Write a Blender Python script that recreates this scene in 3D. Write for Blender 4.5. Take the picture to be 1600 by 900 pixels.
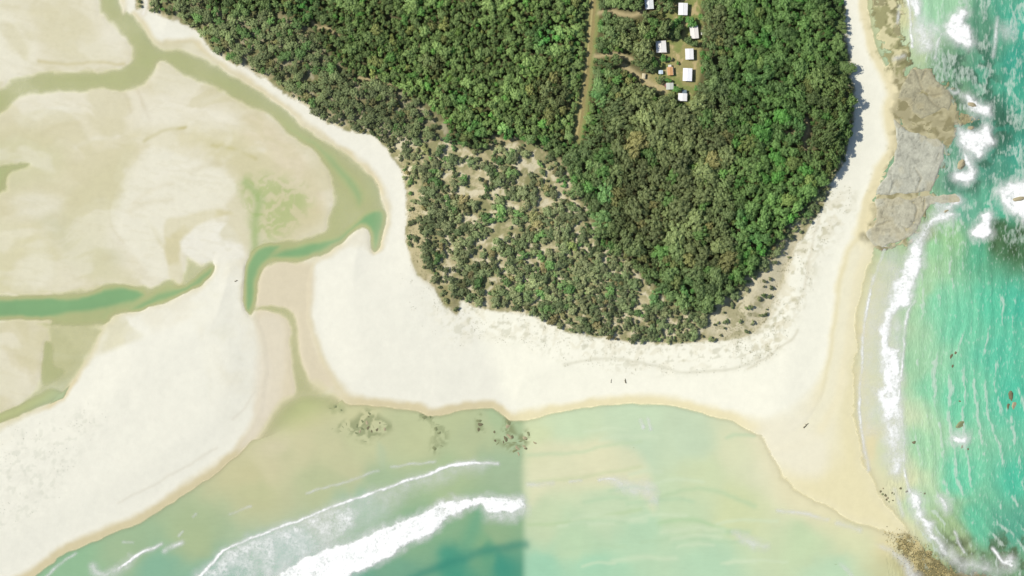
import bpy, bmesh, math, random
import numpy as np
from mathutils import Vector
random.seed(7)
R = math.radians
for o in list(bpy.data.objects): bpy.data.objects.remove(o)
S = bpy.context.scene
COL = S.collection
M_PX = 0.5                      # metres per photo pixel (a cabin roof is about 18 px = 9 m)
CAM_Z = 2000.0
# ---------------------------------------------------------------- camera, sky, sun, exposure
cam = bpy.data.cameras.new('camera'); cam_o = bpy.data.objects.new('camera', cam); COL.objects.link(cam_o)
cam.sensor_width = 36.0; cam.lens = 36.0 * CAM_Z / (1600 * M_PX)
cam.clip_start = 10; cam.clip_end = 6000
cam_o.location = (0, 0, CAM_Z); cam_o.rotation_euler = (0, 0, 0)
S.camera = cam_o
SUN_EL, SUN_AZ = 44.0, 167.0    # azimuth counter-clockwise from +X: the sun stands west, a little north
w = bpy.data.worlds.new('World'); S.world = w; w.use_nodes = True
nt = w.node_tree; nt.nodes.clear()
sky = nt.nodes.new('ShaderNodeTexSky'); sky.sky_type = 'NISHITA'; sky.sun_disc = False
sky.sun_elevation = R(SUN_EL); sky.sun_rotation = R(90 - SUN_AZ); sky.altitude = 20
bg = nt.nodes.new('ShaderNodeBackground'); bg.inputs[1].default_value = 0.10
wo = nt.nodes.new('ShaderNodeOutputWorld')
nt.links.new(sky.outputs[0], bg.inputs[0]); nt.links.new(bg.outputs[0], wo.inputs[0])
sun = bpy.data.lights.new('sun', 'SUN'); sun.energy = 4.4; sun.angle = R(0.5); sun.color = (1.0, 0.965, 0.90)
sun_o = bpy.data.objects.new('sun', sun); COL.objects.link(sun_o); sun_o.location = (-300, 60, 400)
sd = Vector((math.cos(R(SUN_EL)) * math.cos(R(SUN_AZ)), math.cos(R(SUN_EL)) * math.sin(R(SUN_AZ)), math.sin(R(SUN_EL))))
sun_o.rotation_euler = sd.to_track_quat('Z', 'Y').to_euler()
S.view_settings.view_transform = 'Standard'; S.view_settings.look = 'None'
S.view_settings.exposure = 0.46; S.view_settings.gamma = 1.0
S.render.engine = 'CYCLES'
S.cycles.max_bounces = 6; S.cycles.transparent_max_bounces = 12
L = np.array((1.635, 1.68, 1.76)) # display value of a white horizontal surface: colour -> real albedo

# ---------------------------------------------------------------- numeric helpers
def lin(c):
    c = np.asarray(c, dtype=np.float64) / 255.0
    return np.where(c <= 0.04045, c / 12.92, ((c + 0.055) / 1.055) ** 2.4)
def alb(c): return np.clip(lin(c) / L, 0.004, 0.85)
def sst(a, b, x):
    t = np.clip((x - a) / (b - a), 0, 1); return t * t * (3 - 2 * t)
_rng = np.random.RandomState(11)
_tab = _rng.rand(16, 256, 256)
def vn(x, y, scale, seed=0):
    x = x / scale; y = y / scale
    xi = np.floor(x).astype(np.int64); yi = np.floor(y).astype(np.int64)
    fx = x - xi; fy = y - yi; fx = fx * fx * (3 - 2 * fx); fy = fy * fy * (3 - 2 * fy)
    t = _tab[seed % 16]; s = seed * 37
    a = t[(xi + s) & 255, (yi + s) & 255]; b = t[(xi + 1 + s) & 255, (yi + s) & 255]
    c = t[(xi + s) & 255, (yi + 1 + s) & 255]; d = t[(xi + 1 + s) & 255, (yi + 1 + s) & 255]
    return (a * (1 - fx) + b * fx) * (1 - fy) + (c * (1 - fx) + d * fx) * fy
def fbm(x, y, scale, seed=0, n=4):
    r = 0; a = 0.5; tot = 0
    for i in range(n):
        r = r + a * vn(x, y, scale, seed + i); tot += a; a *= 0.5; scale *= 0.5
    return r / tot
def smooth_pts(pts, closed=True, k=3):
    P = np.array(pts, float); n = len(P); out = []
    rng = range(n) if closed else range(n - 1)
    for i in rng:
        if closed: p0, p1, p2, p3 = P[(i - 1) % n], P[i], P[(i + 1) % n], P[(i + 2) % n]
        else: p0, p1, p2, p3 = P[max(i - 1, 0)], P[i], P[i + 1], P[min(i + 2, n - 1)]
        for j in range(k):
            t = j / k
            out.append(0.5 * (2 * p1 + (p2 - p0) * t + (2 * p0 - 5 * p1 + 4 * p2 - p3) * t * t + (3 * p1 - p0 - 3 * p2 + p3) * t ** 3))
    if not closed: out.append(P[-1])
    return np.array(out)
def seg_d2(x, y, a, b):
    dx, dy = b[0] - a[0], b[1] - a[1]; l2 = dx * dx + dy * dy + 1e-9
    t = np.clip(((x - a[0]) * dx + (y - a[1]) * dy) / l2, 0, 1)
    return (x - a[0] - t * dx) ** 2 + (y - a[1] - t * dy) ** 2
def sdf_pts(x, y, poly):
    d2 = np.full(x.shape, 1e12); ins = np.zeros(x.shape, bool); n = len(poly)
    for i in range(n):
        a, b = poly[i], poly[(i + 1) % n]
        np.minimum(d2, seg_d2(x, y, a, b), out=d2)
        if a[1] != b[1]:
            c = (a[1] > y) != (b[1] > y)
            ins ^= c & (x < (b[0] - a[0]) * (y - a[1]) / (b[1] - a[1]) + a[0])
    d = np.sqrt(d2); return np.where(ins, -d, d)
def line_pts(x, y, pts):
    d2 = np.full(x.shape, 1e12)
    for i in range(len(pts) - 1): np.minimum(d2, seg_d2(x, y, pts[i], pts[i + 1]), out=d2)
    return np.sqrt(d2)

# ---------------------------------------------------------------- raster of the place, in photo pixels
def axis(lo, hi, step, out):
    core = np.arange(lo, hi + 0.1, step, dtype=float)
    ext = []; s = step * 2; p = 0
    while p < out: p += s; ext.append(p); s *= 1.35
    ext = np.array(ext)
    return np.concatenate([lo - ext[::-1], core, hi + ext])
XS = axis(-24, 1624, 2.0, 2600); YS = axis(-24, 924, 2.0, 2600)
PX, PY = np.meshgrid(XS, YS)
NX, NY = len(XS), len(YS)
WX = PX + (fbm(PX, PY, 26, 1, 3) - .5) * 7; WY = PY + (fbm(PX, PY, 26, 5, 3) - .5) * 7
def sdf(pts, margin=40, k=3, warp=True, full=False):
    poly = smooth_pts(pts, True, k) if k > 1 else np.array(pts, float)
    res = np.full(PX.shape, 999.0)
    if full: j0, j1, i0, i1 = 0, NY, 0, NX
    else:
        i0, i1 = np.searchsorted(XS, [poly[:, 0].min() - margin, poly[:, 0].max() + margin])
        j0, j1 = np.searchsorted(YS, [poly[:, 1].min() - margin, poly[:, 1].max() + margin])
    sl = (slice(j0, j1), slice(i0, i1))
    X, Y = (WX, WY) if warp else (PX, PY)
    res[sl] = sdf_pts(X[sl], Y[sl], poly)
    return res
def ldist(pts, margin=60, k=3, warp=True):
    p = smooth_pts(pts, False, k)
    res = np.full(PX.shape, 999.0)
    i0, i1 = np.searchsorted(XS, [p[:, 0].min() - margin, p[:, 0].max() + margin])
    j0, j1 = np.searchsorted(YS, [p[:, 1].min() - margin, p[:, 1].max() + margin])
    sl = (slice(j0, j1), slice(i0, i1)); X, Y = (WX, WY) if warp else (PX, PY)
    res[sl] = line_pts(X[sl], Y[sl], p); return res

SPIT = [(-900, 1500), (-400, 1120), (30, 900), (80, 865), (130, 840), (180, 820), (225, 800), (265, 775), (310, 745), (345, 718), (378, 688), (397, 660), (408, 630), (413, 590), (412, 540), (402, 510), (393, 496), (385, 489), (380, 472), (378, 452), (380, 430), (380, 415), (370, 402), (350, 398), (338, 408), (335, 425), (317, 450), (285, 464), (250, 478), (190, 495), (165, 512), (152, 542), (130, 580), (112, 605), (102, 625), (65, 642), (25, 657), (0, 667), (-150, 730), (-900, 900)]
MAIN = [(240, -900), (205, -200), (196, 0), (212, 19), (225, 31), (238, 50), (252, 64), (300, 61), (320, 77), (340, 96), (362, 110), (390, 125), (420, 145), (440, 160), (462, 180), (482, 197), (512, 215), (528, 225), (550, 240), (575, 262), (592, 282), (604, 310), (607, 332), (604, 365), (597, 387), (585, 397), (576, 385), (575, 367), (569, 361), (555, 368), (535, 385), (517, 397), (500, 407), (492, 417), (488, 432), (486, 450), (485, 482), (489, 512), (500, 550), (520, 588), (540, 611), (562, 622), (650, 629), (670, 637), (700, 634), (725, 629), (772, 627), (795, 642), (806, 646), (850, 638), (900, 628), (950, 621), (1025, 620), (1075, 629), (1125, 641), (1150, 649), (1175, 661), (1202, 671), (1237, 670), (1258, 655), (1274, 630), (1287, 590), (1296, 540), (1302, 500), (1309, 450), (1321, 400), (1336, 370), (1346, 330), (1358, 290), (1371, 262), (1386, 238), (1389, 212), (1383, 190), (1381, 170), (1390, 150), (1383, 130), (1373, 110), (1362, 90), (1353, 60), (1347, 20), (1344, -60), (1340, -900)]
VEG = [(290, -900), (230, -200), (212, -2), (222, 10), (232, 14), (262, 28), (285, 35), (305, 48), (320, 62), (332, 78), (350, 92), (372, 102), (400, 115), (425, 130), (450, 148), (475, 165), (500, 184), (530, 199), (560, 207), (583, 212), (597, 222), (611, 240), (623, 262), (632, 290), (635, 330), (635, 370), (637, 390), (645, 405), (655, 430), (672, 446), (682, 452), (690, 470), (702, 484), (713, 491), (717, 480), (720, 470), (735, 477), (760, 484), (800, 490), (830, 493), (860, 506), (890, 516), (930, 525), (960, 531), (1000, 536), (1050, 538), (1090, 535), (1130, 532), (1165, 526), (1192, 505), (1203, 480), (1218, 450), (1232, 415), (1248, 380), (1270, 345), (1288, 318), (1299, 290), (1312, 262), (1326, 228), (1334, 190), (1336, 160), (1331, 120), (1326, 80), (1322, 40), (1320, 0), (1320, -900)]
LAGOON = [(-900, -900), (240, -900), (205, -200), (196, 0), (212, 19), (225, 31), (238, 50), (252, 64), (300, 61), (340, 96), (390, 125), (440, 160), (482, 197), (528, 225), (575, 262), (604, 310), (607, 350), (590, 395), (535, 385), (492, 417), (486, 450), (485, 482), (489, 512), (500, 550), (520, 588), (545, 612), (520, 640), (480, 660), (420, 680), (385, 690), (330, 640), (300, 500), (150, 560), (60, 650), (-100, 800), (-900, 1100)]
d_main = sdf(MAIN, full=True, k=2); d_spit = sdf(SPIT, full=True, k=2); d_veg = sdf(VEG, margin=90)
d_lag = sdf(LAGOON, margin=60, k=1)
d_dry = np.minimum(d_main, d_spit)
seam = sst(-8, 8, PX - (819 + (PY < 640) * (-0.35) * (640 - PY)))     # two days' tides meet here
seam_l = sst(-22, 22, PX - (800 + np.minimum(0, PY - 640) * 0.4))
# ---- heights (metres; still water at 0)
H = np.where(d_dry > 0, 0.30 - 0.028 * np.maximum(d_dry, 0), 0)
H = np.maximum(H, -3.2 - 1.5 * sst(200, 900, d_dry))
right_surf = sst(1330, 1420, PX) * sst(380, 420, PY) 
# shallow sand tongue at the right corner and in the bay
wl = 1 + 7 * sst(540, 640, PY) * (PX > 330)
in_lag = sst(4, -10, d_lag / wl)
flatH = 0.10 + (fbm(PX, PY, 60, 3) - .5) * 0.12
H = H * (1 - in_lag) + np.maximum(flatH, np.minimum(H, 0.3)) * in_lag
dry_in = np.maximum(-d_dry, 0)
dune = (fbm(PX, PY, 45, 8, 4) - .45) * 1.0 * sst(30, 90, dry_in)
H = np.where(d_dry < 0, 0.30 + 1.5 * sst(0, 70, dry_in) + dune * 0.5, H)
veg_in = np.maximum(-d_veg, 0)
H = H + np.where(d_veg < 0, 2.2 * sst(0, 35, veg_in) + 2.0 * sst(40, 160, veg_in) + (fbm(PX, PY, 30, 4, 4) - .5) * 1.1, 0)
# ---- ground colour (apparent, then turned into albedo)
C = np.zeros(PX.shape + (3,))
def mixc(col, a):
    global C
    a = np.clip(a, 0, 1)[..., None]; C = C * (1 - a) + np.asarray(lin(col)) * a
def mix2(cl, cr, s): return lin(cl) * (1 - s[..., None]) + lin(cr) * s[..., None]
C[:] = mix2((222, 212, 172), (229, 222, 180), seam)
wet = mix2((217, 206, 168), (238, 229, 188), seam_l)
cn = np.clip(1.3 * np.exp(-(((PX - 1265) / 75) ** 2 + ((PY - 690) / 70) ** 2)), 0, 1)[..., None]; wet = wet * (1 - cn) + lin((240, 236, 212)) * cn
a = sst(60, 14, d_dry)[..., None]; C = C * (1 - a) + wet * a
lagc = lin((221, 215, 186)); a = in_lag[..., None]; C = C * (1 - a) + lagc * a
dryc = mix2((240, 239, 224), (250, 249, 231), seam_l)
corner = np.exp(-(((PX - 1255) / 60) ** 2 + ((PY - 655) / 55) ** 2))
edge = 3 + 10 * vn(PX, PY, 60, 6) + 45 * corner
a = sst(5, -edge, d_dry + (fbm(PX, PY, 14, 9) - .5) * 5)[..., None]
C = C * (1 - a) + dryc * a
VX = PX + (fbm(PX, PY, 18, 3, 3) - .5) * 26; VY = PY + (fbm(PX, PY, 18, 11, 3) - .5) * 26
n1 = fbm(VX, VY, 90, 2); n2 = fbm(VX, VY, 22, 7, 5); n3 = fbm(VX * .8 + VY * .6, VY * .8 - VX * .6, 9, 10, 4)
# broad tone of the flats
mixc((232, 228, 207), in_lag * sst(.45, .75, n1) * .8)
mixc((214, 209, 174), in_lag * sst(.52, .25, n1) * .7)
def blob(pts, col, amt=1, soft=8, k=3):
    mixc(col, sst(soft, -soft, sdf(pts, margin=soft + 4, k=k)) * amt)
def stroke(pts, col, wid, amt=1):
    d = ldist(pts, margin=wid * 3); mixc(col, np.exp(-(d / wid) ** 2) * amt)
blob([(-60, 120), (40, 112), (60, 60), (30, 20), (-60, 10)], (234, 231, 210), .8, 18)
blob([(25, 185), (60, 170), (110, 162), (128, 170), (125, 185), (95, 195), (45, 202)], (236, 234, 216), .9, 7)
blob([(100, 120), (190, 130), (230, 150), (300, 140), (420, 200), (480, 250), (470, 300), (430, 250), (330, 190), (200, 190), (120, 200)], (230, 225, 202), .7, 14)
blob([(240, 230), (200, 262), (177, 300), (172, 345), (190, 378), (215, 405), (238, 430), (260, 430), (257, 365), (270, 340), (325, 325), (352, 318), (372, 290), (340, 262), (290, 245)], (233, 230, 209), .95, 6)
blob([(260, 345), (287, 337), (337, 324), (362, 335), (332, 340), (296, 365), (281, 395), (285, 425), (287, 452), (272, 452), (262, 425), (258, 375)], (214, 207, 167), .9, 4)
blob([(282, 378), (300, 358), (318, 349), (345, 347), (372, 370), (381, 400), (345, 410), (315, 412), (292, 400)], (237, 235, 220), .95, 5)
blob([(60, 340), (110, 340), (150, 370), (190, 400), (150, 430), (110, 410), (80, 370)], (205, 204, 172), .7, 20)
blob([(20, 450), (30, 420), (55, 385), (75, 390), (80, 430), (60, 450)], (235, 232, 215), .9, 9)
blob([(20, 310), (60, 300), (100, 310), (90, 330), (40, 345), (20, 335)], (230, 227, 206), .7, 10)
blob([(60, 180), (200, 200), (220, 240), (170, 290), (60, 280), (30, 230)], (222, 216, 184), .6, 22)
blob([(390, 175), (450, 215), (480, 250), (500, 290), (505, 330), (480, 350), (440, 340), (420, 280), (380, 230)], (221, 211, 180), .8, 12)
blob([(205, 210), (300, 195), (400, 215), (430, 260), (400, 280), (340, 240), (240, 225)], (221, 215, 180), .65, 12)
stroke([(225, 222), (250, 207), (290, 200)], (198, 190, 138), 3.2, .9)
stroke([(333, 227), (362, 232), (400, 247)], (188, 182, 116), 3.5, .9)
stroke([(60, 95), (110, 100), (150, 97), (195, 100)], (200, 190, 140), 3, .6)
stroke([(200, 262), (176, 300), (172, 345), (192, 380)], (211, 204, 172), 3, .6)
stroke([(215, 140), (222, 160), (232, 185)], (214, 206, 180), 3, .6); stroke([(195, 145), (205, 172)], (214, 206, 180), 3, .5)
stroke([(210, 320), (235, 296), (270, 285)], (221, 214, 186), 4, .5)
for i, (x0, y0) in enumerate([(205, 330), (240, 280), (300, 270), (350, 250), (430, 320), (120, 230), (60, 210), (320, 160), (370, 190)]):
    stroke([(x0, y0), (x0 + 28, y0 - 14), (x0 + 62, y0 - 18)], (238, 235, 217) if i % 2 else (212, 205, 172), 5, .5)
for pts_, col_, am_, so_ in (([(-60, 210), (40, 205), (100, 230), (90, 270), (40, 290), (-60, 300)], (206, 205, 165), .6, 24), ([(-60, 340), (40, 350), (90, 400), (60, 450), (-60, 460)], (216, 212, 174), .7, 20),
        ([(110, 300), (170, 260), (210, 225), (180, 330), (170, 400), (210, 440), (140, 440), (100, 380)], (214, 210, 174), .75, 16), ([(60, 20), (140, 10), (150, 60), (190, 90), (110, 100), (70, 70)], (218, 213, 180), .7, 16),
        ([(300, 215), (380, 225), (420, 280), (390, 310), (370, 270), (330, 240)], (213, 207, 168), .6, 12), ([(420, 300), (500, 320), (500, 350), (440, 372), (400, 350)], (208, 200, 158), .65, 14), ([(250, 150), (340, 175), (400, 205), (330, 185), (260, 165)], (236, 232, 212), .7, 10)):
    blob(pts_, col_, am_, so_)
tw = fbm(PX + 60 * fbm(PX, PY, 80, 4, 2), (PY + 70 * fbm(PX, PY, 90, 12, 2)) * 1.8, 90, 3, 4)
fl = in_lag * sst(-2, 8, d_dry)
mixc((236, 233, 214), fl * sst(.5, .62, tw) * .4); mixc((210, 204, 166), fl * sst(.47, .36, tw) * .5)
rip = fbm(PX * .35 + PY * .2, PY * 1.3 - PX * .3, 7, 9, 3); mixc((205, 198, 165), fl * sst(.55, .7, rip) * .15)
# pale pinkish wet sand at the mouth
blob([(400, 420), (486, 412), (486, 500), (500, 560), (520, 600), (470, 640), (420, 660), (398, 640), (416, 600), (416, 540), (400, 500)], (222, 212, 184), .95, 8)
blob([(400, 500), (440, 500), (446, 560), (440, 620), (420, 650), (405, 640), (415, 590)], (227, 219, 197), .8, 9)
blob([(402, 560), (425, 570), (420, 640), (395, 690), (370, 700), (395, 650)], (229, 221, 200), .8, 10)
# reeds of weed on the shoal
weed = sdf([(375, 285), (405, 272), (440, 280), (475, 292), (482, 320), (460, 350), (430, 375), (402, 372), (392, 340)], margin=30)
mixc((176, 190, 128), sst(18, -18, weed) * (.2 + .8 * sst(.42, .6, fbm(VX, VY, 9, 3, 4))) * .75)
stroke([(400, 395), (398, 350), (405, 310), (385, 285)], (160, 183, 120), 7, .7)
# ---- lagoon channels: depth and water
DEP = np.zeros(PX.shape)
def channel(pts, depth, soft=10, k=3):
    global H, DEP
    s = sdf(pts, margin=30, k=k) + (n2 - .5) * 9; a = sst(6, -soft * 1.2, s)
    dv = depth * (.55 + .9 * fbm(VX, VY, 46, 6, 4)); H = H * (1 - a) + np.minimum(H, -dv) * a
channel([(90, -900), (130, -200), (154, 0), (162, 22), (180, 45), (197, 65), (206, 77), (203, 92), (190, 102), (150, 109), (75, 110), (45, 117), (15, 125), (0, 134), (-150, 180), (-900, 300), (-900, 420), (-150, 235), (0, 180), (25, 160), (50, 150), (87, 147), (130, 146), (160, 141), (187, 144), (215, 140), (232, 127), (240, 112), (250, 96), (275, 112), (312, 132), (350, 147), (375, 160), (400, 172), (430, 192), (450, 207), (477, 227), (500, 250), (515, 275), (521, 305), (517, 332), (507, 355), (495, 364), (465, 371), (430, 376), (402, 390), (391, 395), (386, 425), (382, 450), (381, 470), (388, 493), (395, 495), (401, 480), (406, 450), (414, 420), (430, 413), (475, 409), (517, 396), (556, 366), (570, 360), (577, 370), (578, 388), (586, 395), (595, 386), (602, 365), (605, 332), (602, 311), (590, 283), (573, 264), (548, 243), (525, 229), (480, 202), (440, 166), (400, 135), (375, 124), (350, 109), (332, 96), (300, 84), (275, 76), (255, 76), (240, 62), (232, 47), (220, 31), (200, 15), (190, 0), (182, -200), (160, -900)], .34, 10)
channel([(-900, 480), (0, 462), (50, 455), (120, 451), (160, 445), (190, 442), (237, 446), (262, 436), (280, 444), (295, 438), (312, 422), (327, 406), (335, 407), (333, 427), (317, 449), (285, 462), (250, 477), (190, 494), (165, 511), (100, 512), (62, 510), (37, 505), (0, 502), (-900, 520)], .55, 12)
channel([(70, 505), (165, 511), (151, 542), (129, 580), (111, 605), (101, 624), (65, 641), (25, 656), (0, 666), (-150, 728), (-900, 890), (-900, 800), (-150, 690), (0, 642), (40, 622), (55, 602), (62, 575), (68, 540), (75, 525)], .17, 10)
channel([(-200, 300), (-100, 275), (0, 260), (22, 255), (46, 254), (42, 264), (20, 270), (8, 285), (0, 305), (-100, 330), (-200, 340)], .4, 8)
channel([(400, 478), (440, 478), (462, 488), (468, 510), (467, 545), (480, 585), (500, 615), (522, 640), (500, 660), (470, 645), (462, 610), (456, 570), (450, 540), (452, 510), (440, 496), (415, 487), (398, 488)], .22, 6)
channel([(292, 399), (300, 405), (315, 414), (327, 410), (325, 425), (300, 440), (286, 440), (288, 415)], .2, 7)
# deep green runs
def deepen(pts, depth, soft=8):
    global H
    a = sst(4, -soft, sdf(pts, margin=14)); H = H * (1 - a) + np.minimum(H, -depth) * a
deepen([(415, 400), (470, 380), (520, 370), (545, 355), (575, 330), (600, 330), (600, 365), (590, 393), (580, 388), (577, 365), (565, 356), (540, 375), (500, 398), (450, 408)], 1.1, 14)
deepen([(380, 480), (381, 440), (388, 405), (410, 380), (440, 385), (420, 405), (404, 430), (398, 470), (393, 494), (386, 490)], .95, 10)
deepen([(-300, 478), (0, 468), (60, 462), (120, 462), (165, 450), (200, 448), (230, 462), (180, 480), (110, 492), (50, 500), (0, 498), (-300, 505)], 1.15, 14)
deepen([(200, 482), (250, 455), (300, 440), (332, 412), (330, 430), (300, 452), (250, 472), (215, 486)], .85, 8)
deepen([(-200, 700), (0, 645), (50, 625), (80, 610), (98, 620), (60, 636), (0, 658), (-200, 730)], .8, 8)
deepen([(425, 180), (470, 205), (510, 232), (545, 262), (570, 300), (560, 330), (535, 290), (500, 245), (455, 207)], .75, 14)
deepen([(70, 535), (82, 540), (85, 570), (100, 580), (80, 600), (65, 600), (66, 570)], .35, 6)
# ---- sea floor details
reef = np.zeros(PX.shape)
def reefz(pts, amt, soft=14, sc=12):
    global reef
    s = sst(soft, -soft, sdf(pts, margin=soft + 6)); n = fbm(PX, PY, sc, 12, 4)
    reef = np.maximum(reef, s * amt * sst(.38, .62, n + .10 * s))
#reefz([(1362, -80), (1412, -60), (1413, 20), (1424, 60), (1426, 100), (1402, 116), (1386, 112), (1378, 85), (1371, 45)], .85, 8)
reefz([(1425, 60), (1470, 80), (1500, 95), (1490, 140), (1455, 120), (1430, 110)], .5, 10)
reefz([(1388, 165), (1412, 160), (1440, 178), (1500, 165), (1540, 182), (1500, 210), (1450, 214), (1420, 200), (1395, 190)], .55, 10)
reefz([(1340, 368), (1352, 360), (1380, 385), (1400, 382), (1375, 395), (1352, 385)], 1.0, 4)
reefz([(1385, 830), (1420, 835), (1450, 858), (1480, 880), (1500, 900), (1490, 960), (1430, 960), (1420, 890), (1400, 865)], 1.0, 12, 9)
def plat(pts, z, soft):
    global H
    a = sst(soft, -soft, sdf(pts, margin=soft + 16) + (n3 - .5) * 40); H = np.maximum(H, z * a - 5 * (1 - a) + (n3 - .5) * .3 * a)
    return a
pa = plat([(1352, -300), (1412, -300), (1413, 20), (1422, 60), (1426, 100), (1405, 116), (1386, 112), (1374, 85), (1362, 45)], .06, 10)
pc = plat([(1380, 100), (1420, 100), (1402, 230), (1376, 300), (1366, 392), (1330, 392), (1346, 330), (1376, 250), (1380, 180)], .10, 6)
H = np.maximum(H, np.where(pc > .5, .06, -9)); mixc((236, 226, 184), pc * sst(0, 6, d_dry) * .9)
mixc((216, 210, 166), pa * .9)
pb = plat([(1392, 118), (1425, 104), (1452, 106), (1470, 128), (1492, 145), (1510, 172), (1500, 205), (1484, 235), (1476, 270), (1466, 296), (1490, 306), (1462, 326), (1446, 352), (1430, 378), (1380, 392), (1352, 376), (1366, 330), (1372, 290), (1400, 230), (1394, 180), (1398, 150)], .05, 8)
mixc((192, 185, 148), pb * .9); mixc((144, 138, 100), pb * sst(.46, .58, fbm(VX, VY, 11, 2, 4)) * .8)
mixc((150, 150, 104), pa * sst(.44, .56, fbm(VX, VY, 11, 12, 4)) * .85); mixc((122, 120, 84), pa * sst(.56, .64, fbm(VX, VY, 9, 6, 4)) * .7)
H = H + reef * 0.35
mixc((138, 132, 98), reef * .85)
# sand tongue under clear shallow water, right corner
tong = sst(40, -30, sdf([(1200, 676), (1260, 660), (1300, 600), (1310, 500), (1345, 420), (1375, 440), (1350, 560), (1350, 660), (1390, 740), (1425, 800), (1470, 850), (1440, 880), (1380, 840), (1300, 810), (1230, 780), (1190, 730)], margin=60))
H = np.maximum(H, -0.42 * tong - 3.5 * (1 - tong)) if True else H
tb = sst(14, -26, sdf([(1302, 380), (1345, 372), (1372, 400), (1357, 450), (1346, 520), (1342, 640), (1350, 700), (1366, 745), (1398, 790), (1436, 840), (1440, 858), (1400, 846), (1350, 826), (1300, 806), (1250, 782), (1212, 742), (1192, 700), (1180, 660), (1250, 640), (1275, 560), (1285, 450)], margin=34) + (n2 - .5) * 14)
H = np.maximum(H, .16 * tb - .30 * (1 - tb) - 9 * (tb < .001))
mixc((238, 234, 206), tb * sst(0, 10, d_dry)); mixc((233, 225, 181), tb * np.maximum(sst(20, 46, d_dry + 10 * (n2 - .5)) * sst(1290, 1330, PX), sst(30, 110, d_dry + 30 * (n1 - .5))) * .85)
mixc((240, 232, 196), tb * np.exp(-((d_dry - 24 - 8 * n1) / 8) ** 2) * .6)
blob([(1190, 664), (1240, 662), (1290, 690), (1285, 740), (1240, 740), (1200, 710)], (240, 236, 212), .8, 14)
#blob([(1300, 395), (1345, 378), (1352, 400), (1340, 440), (1325, 480), (1318, 430)], (232, 220, 166), .5, 10)
# ochre fringe of the eastern sand
fr = sst(16, 2, d_dry) * sst(-4, 2, d_dry) * sst(1300, 1340, PX) * sst(400, 300, PY)
mixc((240, 230, 190), fr * .7)
rb = sst(10, -8, sdf([(1392, 838), (1420, 838), (1450, 856), (1482, 880), (1520, 892), (1570, 900), (1560, 960), (1430, 960), (1418, 890), (1402, 866)], margin=26) + (n3 - .5) * 22)
H = np.maximum(H, .06 * rb - 4 * (1 - rb) + (n3 - .5) * .16 * rb)
mixc((206, 192, 138), rb * .8); mixc((122, 116, 80), rb * sst(.42, .58, fbm(VX, VY, 12, 5, 4) + .22 * sst(1415, 1470, PX)) * .85)
# ---- vegetated ground
inveg = sst(2.5, -3, d_veg + (n3 - .5) * 8)
mixc((190, 181, 142), inveg)
mixc((216, 206, 170), inveg * sst(.55, .72, n2) * .9)
mixc((156, 154, 108), inveg * sst(.5, .32, n2) * .7)
mixc((228, 220, 190), inveg * sst(.52, .64, n3) * .75); mixc((140, 142, 98), inveg * sst(.46, .36, n3) * .7)
FOREST = [(310, -900), (250, -200), (240, -10), (265, 22), (300, 40), (335, 70), (360, 90), (420, 120), (470, 155), (540, 190), (590, 205), (640, 215), (700, 222), (740, 235), (800, 222), (850, 235), (885, 260), (900, 300), (925, 340), (935, 380), (975, 400), (1010, 440), (1060, 480), (1105, 488), (1125, 470), (1150, 450), (1165, 432), (1185, 405), (1215, 375), (1238, 345), (1258, 322), (1275, 300), (1295, 278), (1312, 252), (1325, 225), (1331, 190), (1332, 160), (1327, 120), (1322, 80), (1318, 40), (1316, 0), (1316, -900)]
d_for = sdf(FOREST, margin=60)
WOOD = [(240, -10), (265, 22), (300, 40), (335, 70), (360, 90), (420, 120), (470, 155), (540, 190), (590, 205), (640, 215), (700, 222), (690, 180), (640, 150), (600, 130), (560, 120), (520, 90), (500, 60), (470, 35), (420, 15), (360, 25), (300, -20)]
d_wood = sdf(WOOD, margin=60)
dense = sst(6, -8, d_for) * (1 - .5 * sst(6, -8, d_wood))
mixc((96, 96, 62), dense * .93)
mixc((96, 98, 58), dense * sst(.5, .65, n2) * .6)
# grassy dune apron
blob([(1105, 495), (1160, 450), (1210, 400), (1240, 370), (1225, 440), (1205, 490), (1180, 520), (1120, 528)], (220, 212, 180), .9, 12)
mixc((166, 162, 122), sst(4, -6, sdf([(1105, 495), (1160, 455), (1200, 470), (1195, 505), (1165, 524), (1110, 530)], margin=14)) * sst(.5, .62, n3) * .8)
blob([(688, 452), (704, 445), (716, 460), (716, 482), (710, 490), (698, 478)], (142, 138, 96), .8, 5)
blob([(640, 290), (655, 300), (662, 370), (668, 420), (690, 450), (675, 448), (655, 430), (642, 400), (637, 350)], (190, 180, 142), .8, 7)
# trampled dune sand between scrub and beach
band = sst(62, 20, np.abs(d_veg)) * (d_veg > 0) * sst(640, 740, PX) * sst(440, 480, PY)
mixc((230, 225, 200), band * sst(.5, .66, n3) * .5)
mixc((196, 194, 168), band * sst(.62, .72, fbm(PX, PY, 6, 14, 2)) * .5)
ap = sst(60, 20, np.abs(d_veg)) * (d_veg > 0) * sst(1150, 1200, PX) * sst(280, 330, PY)
mixc((230, 224, 196), ap * sst(.45, .62, n3) * .55); mixc((188, 184, 150), ap * sst(.6, .7, fbm(PX, PY, 7, 14, 2)) * .5)
dl = sst(20, -30, sdf([(-80, 690), (60, 660), (150, 625), (165, 660), (120, 720), (90, 780), (20, 830), (-80, 850)], margin=36))
mixc((230, 229, 214), dl * sst(.45, .62, n3) * .45); mixc((200, 203, 186), dl * sst(.64, .74, fbm(PX, PY, 7, 14, 2)) * .3)
stroke([(185, 785), (240, 758), (290, 728), (340, 700)], (228, 225, 208), 2.4, .7)
stroke([(366, 655), (385, 635), (400, 612)], (226, 222, 205), 2.2, .6)
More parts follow.
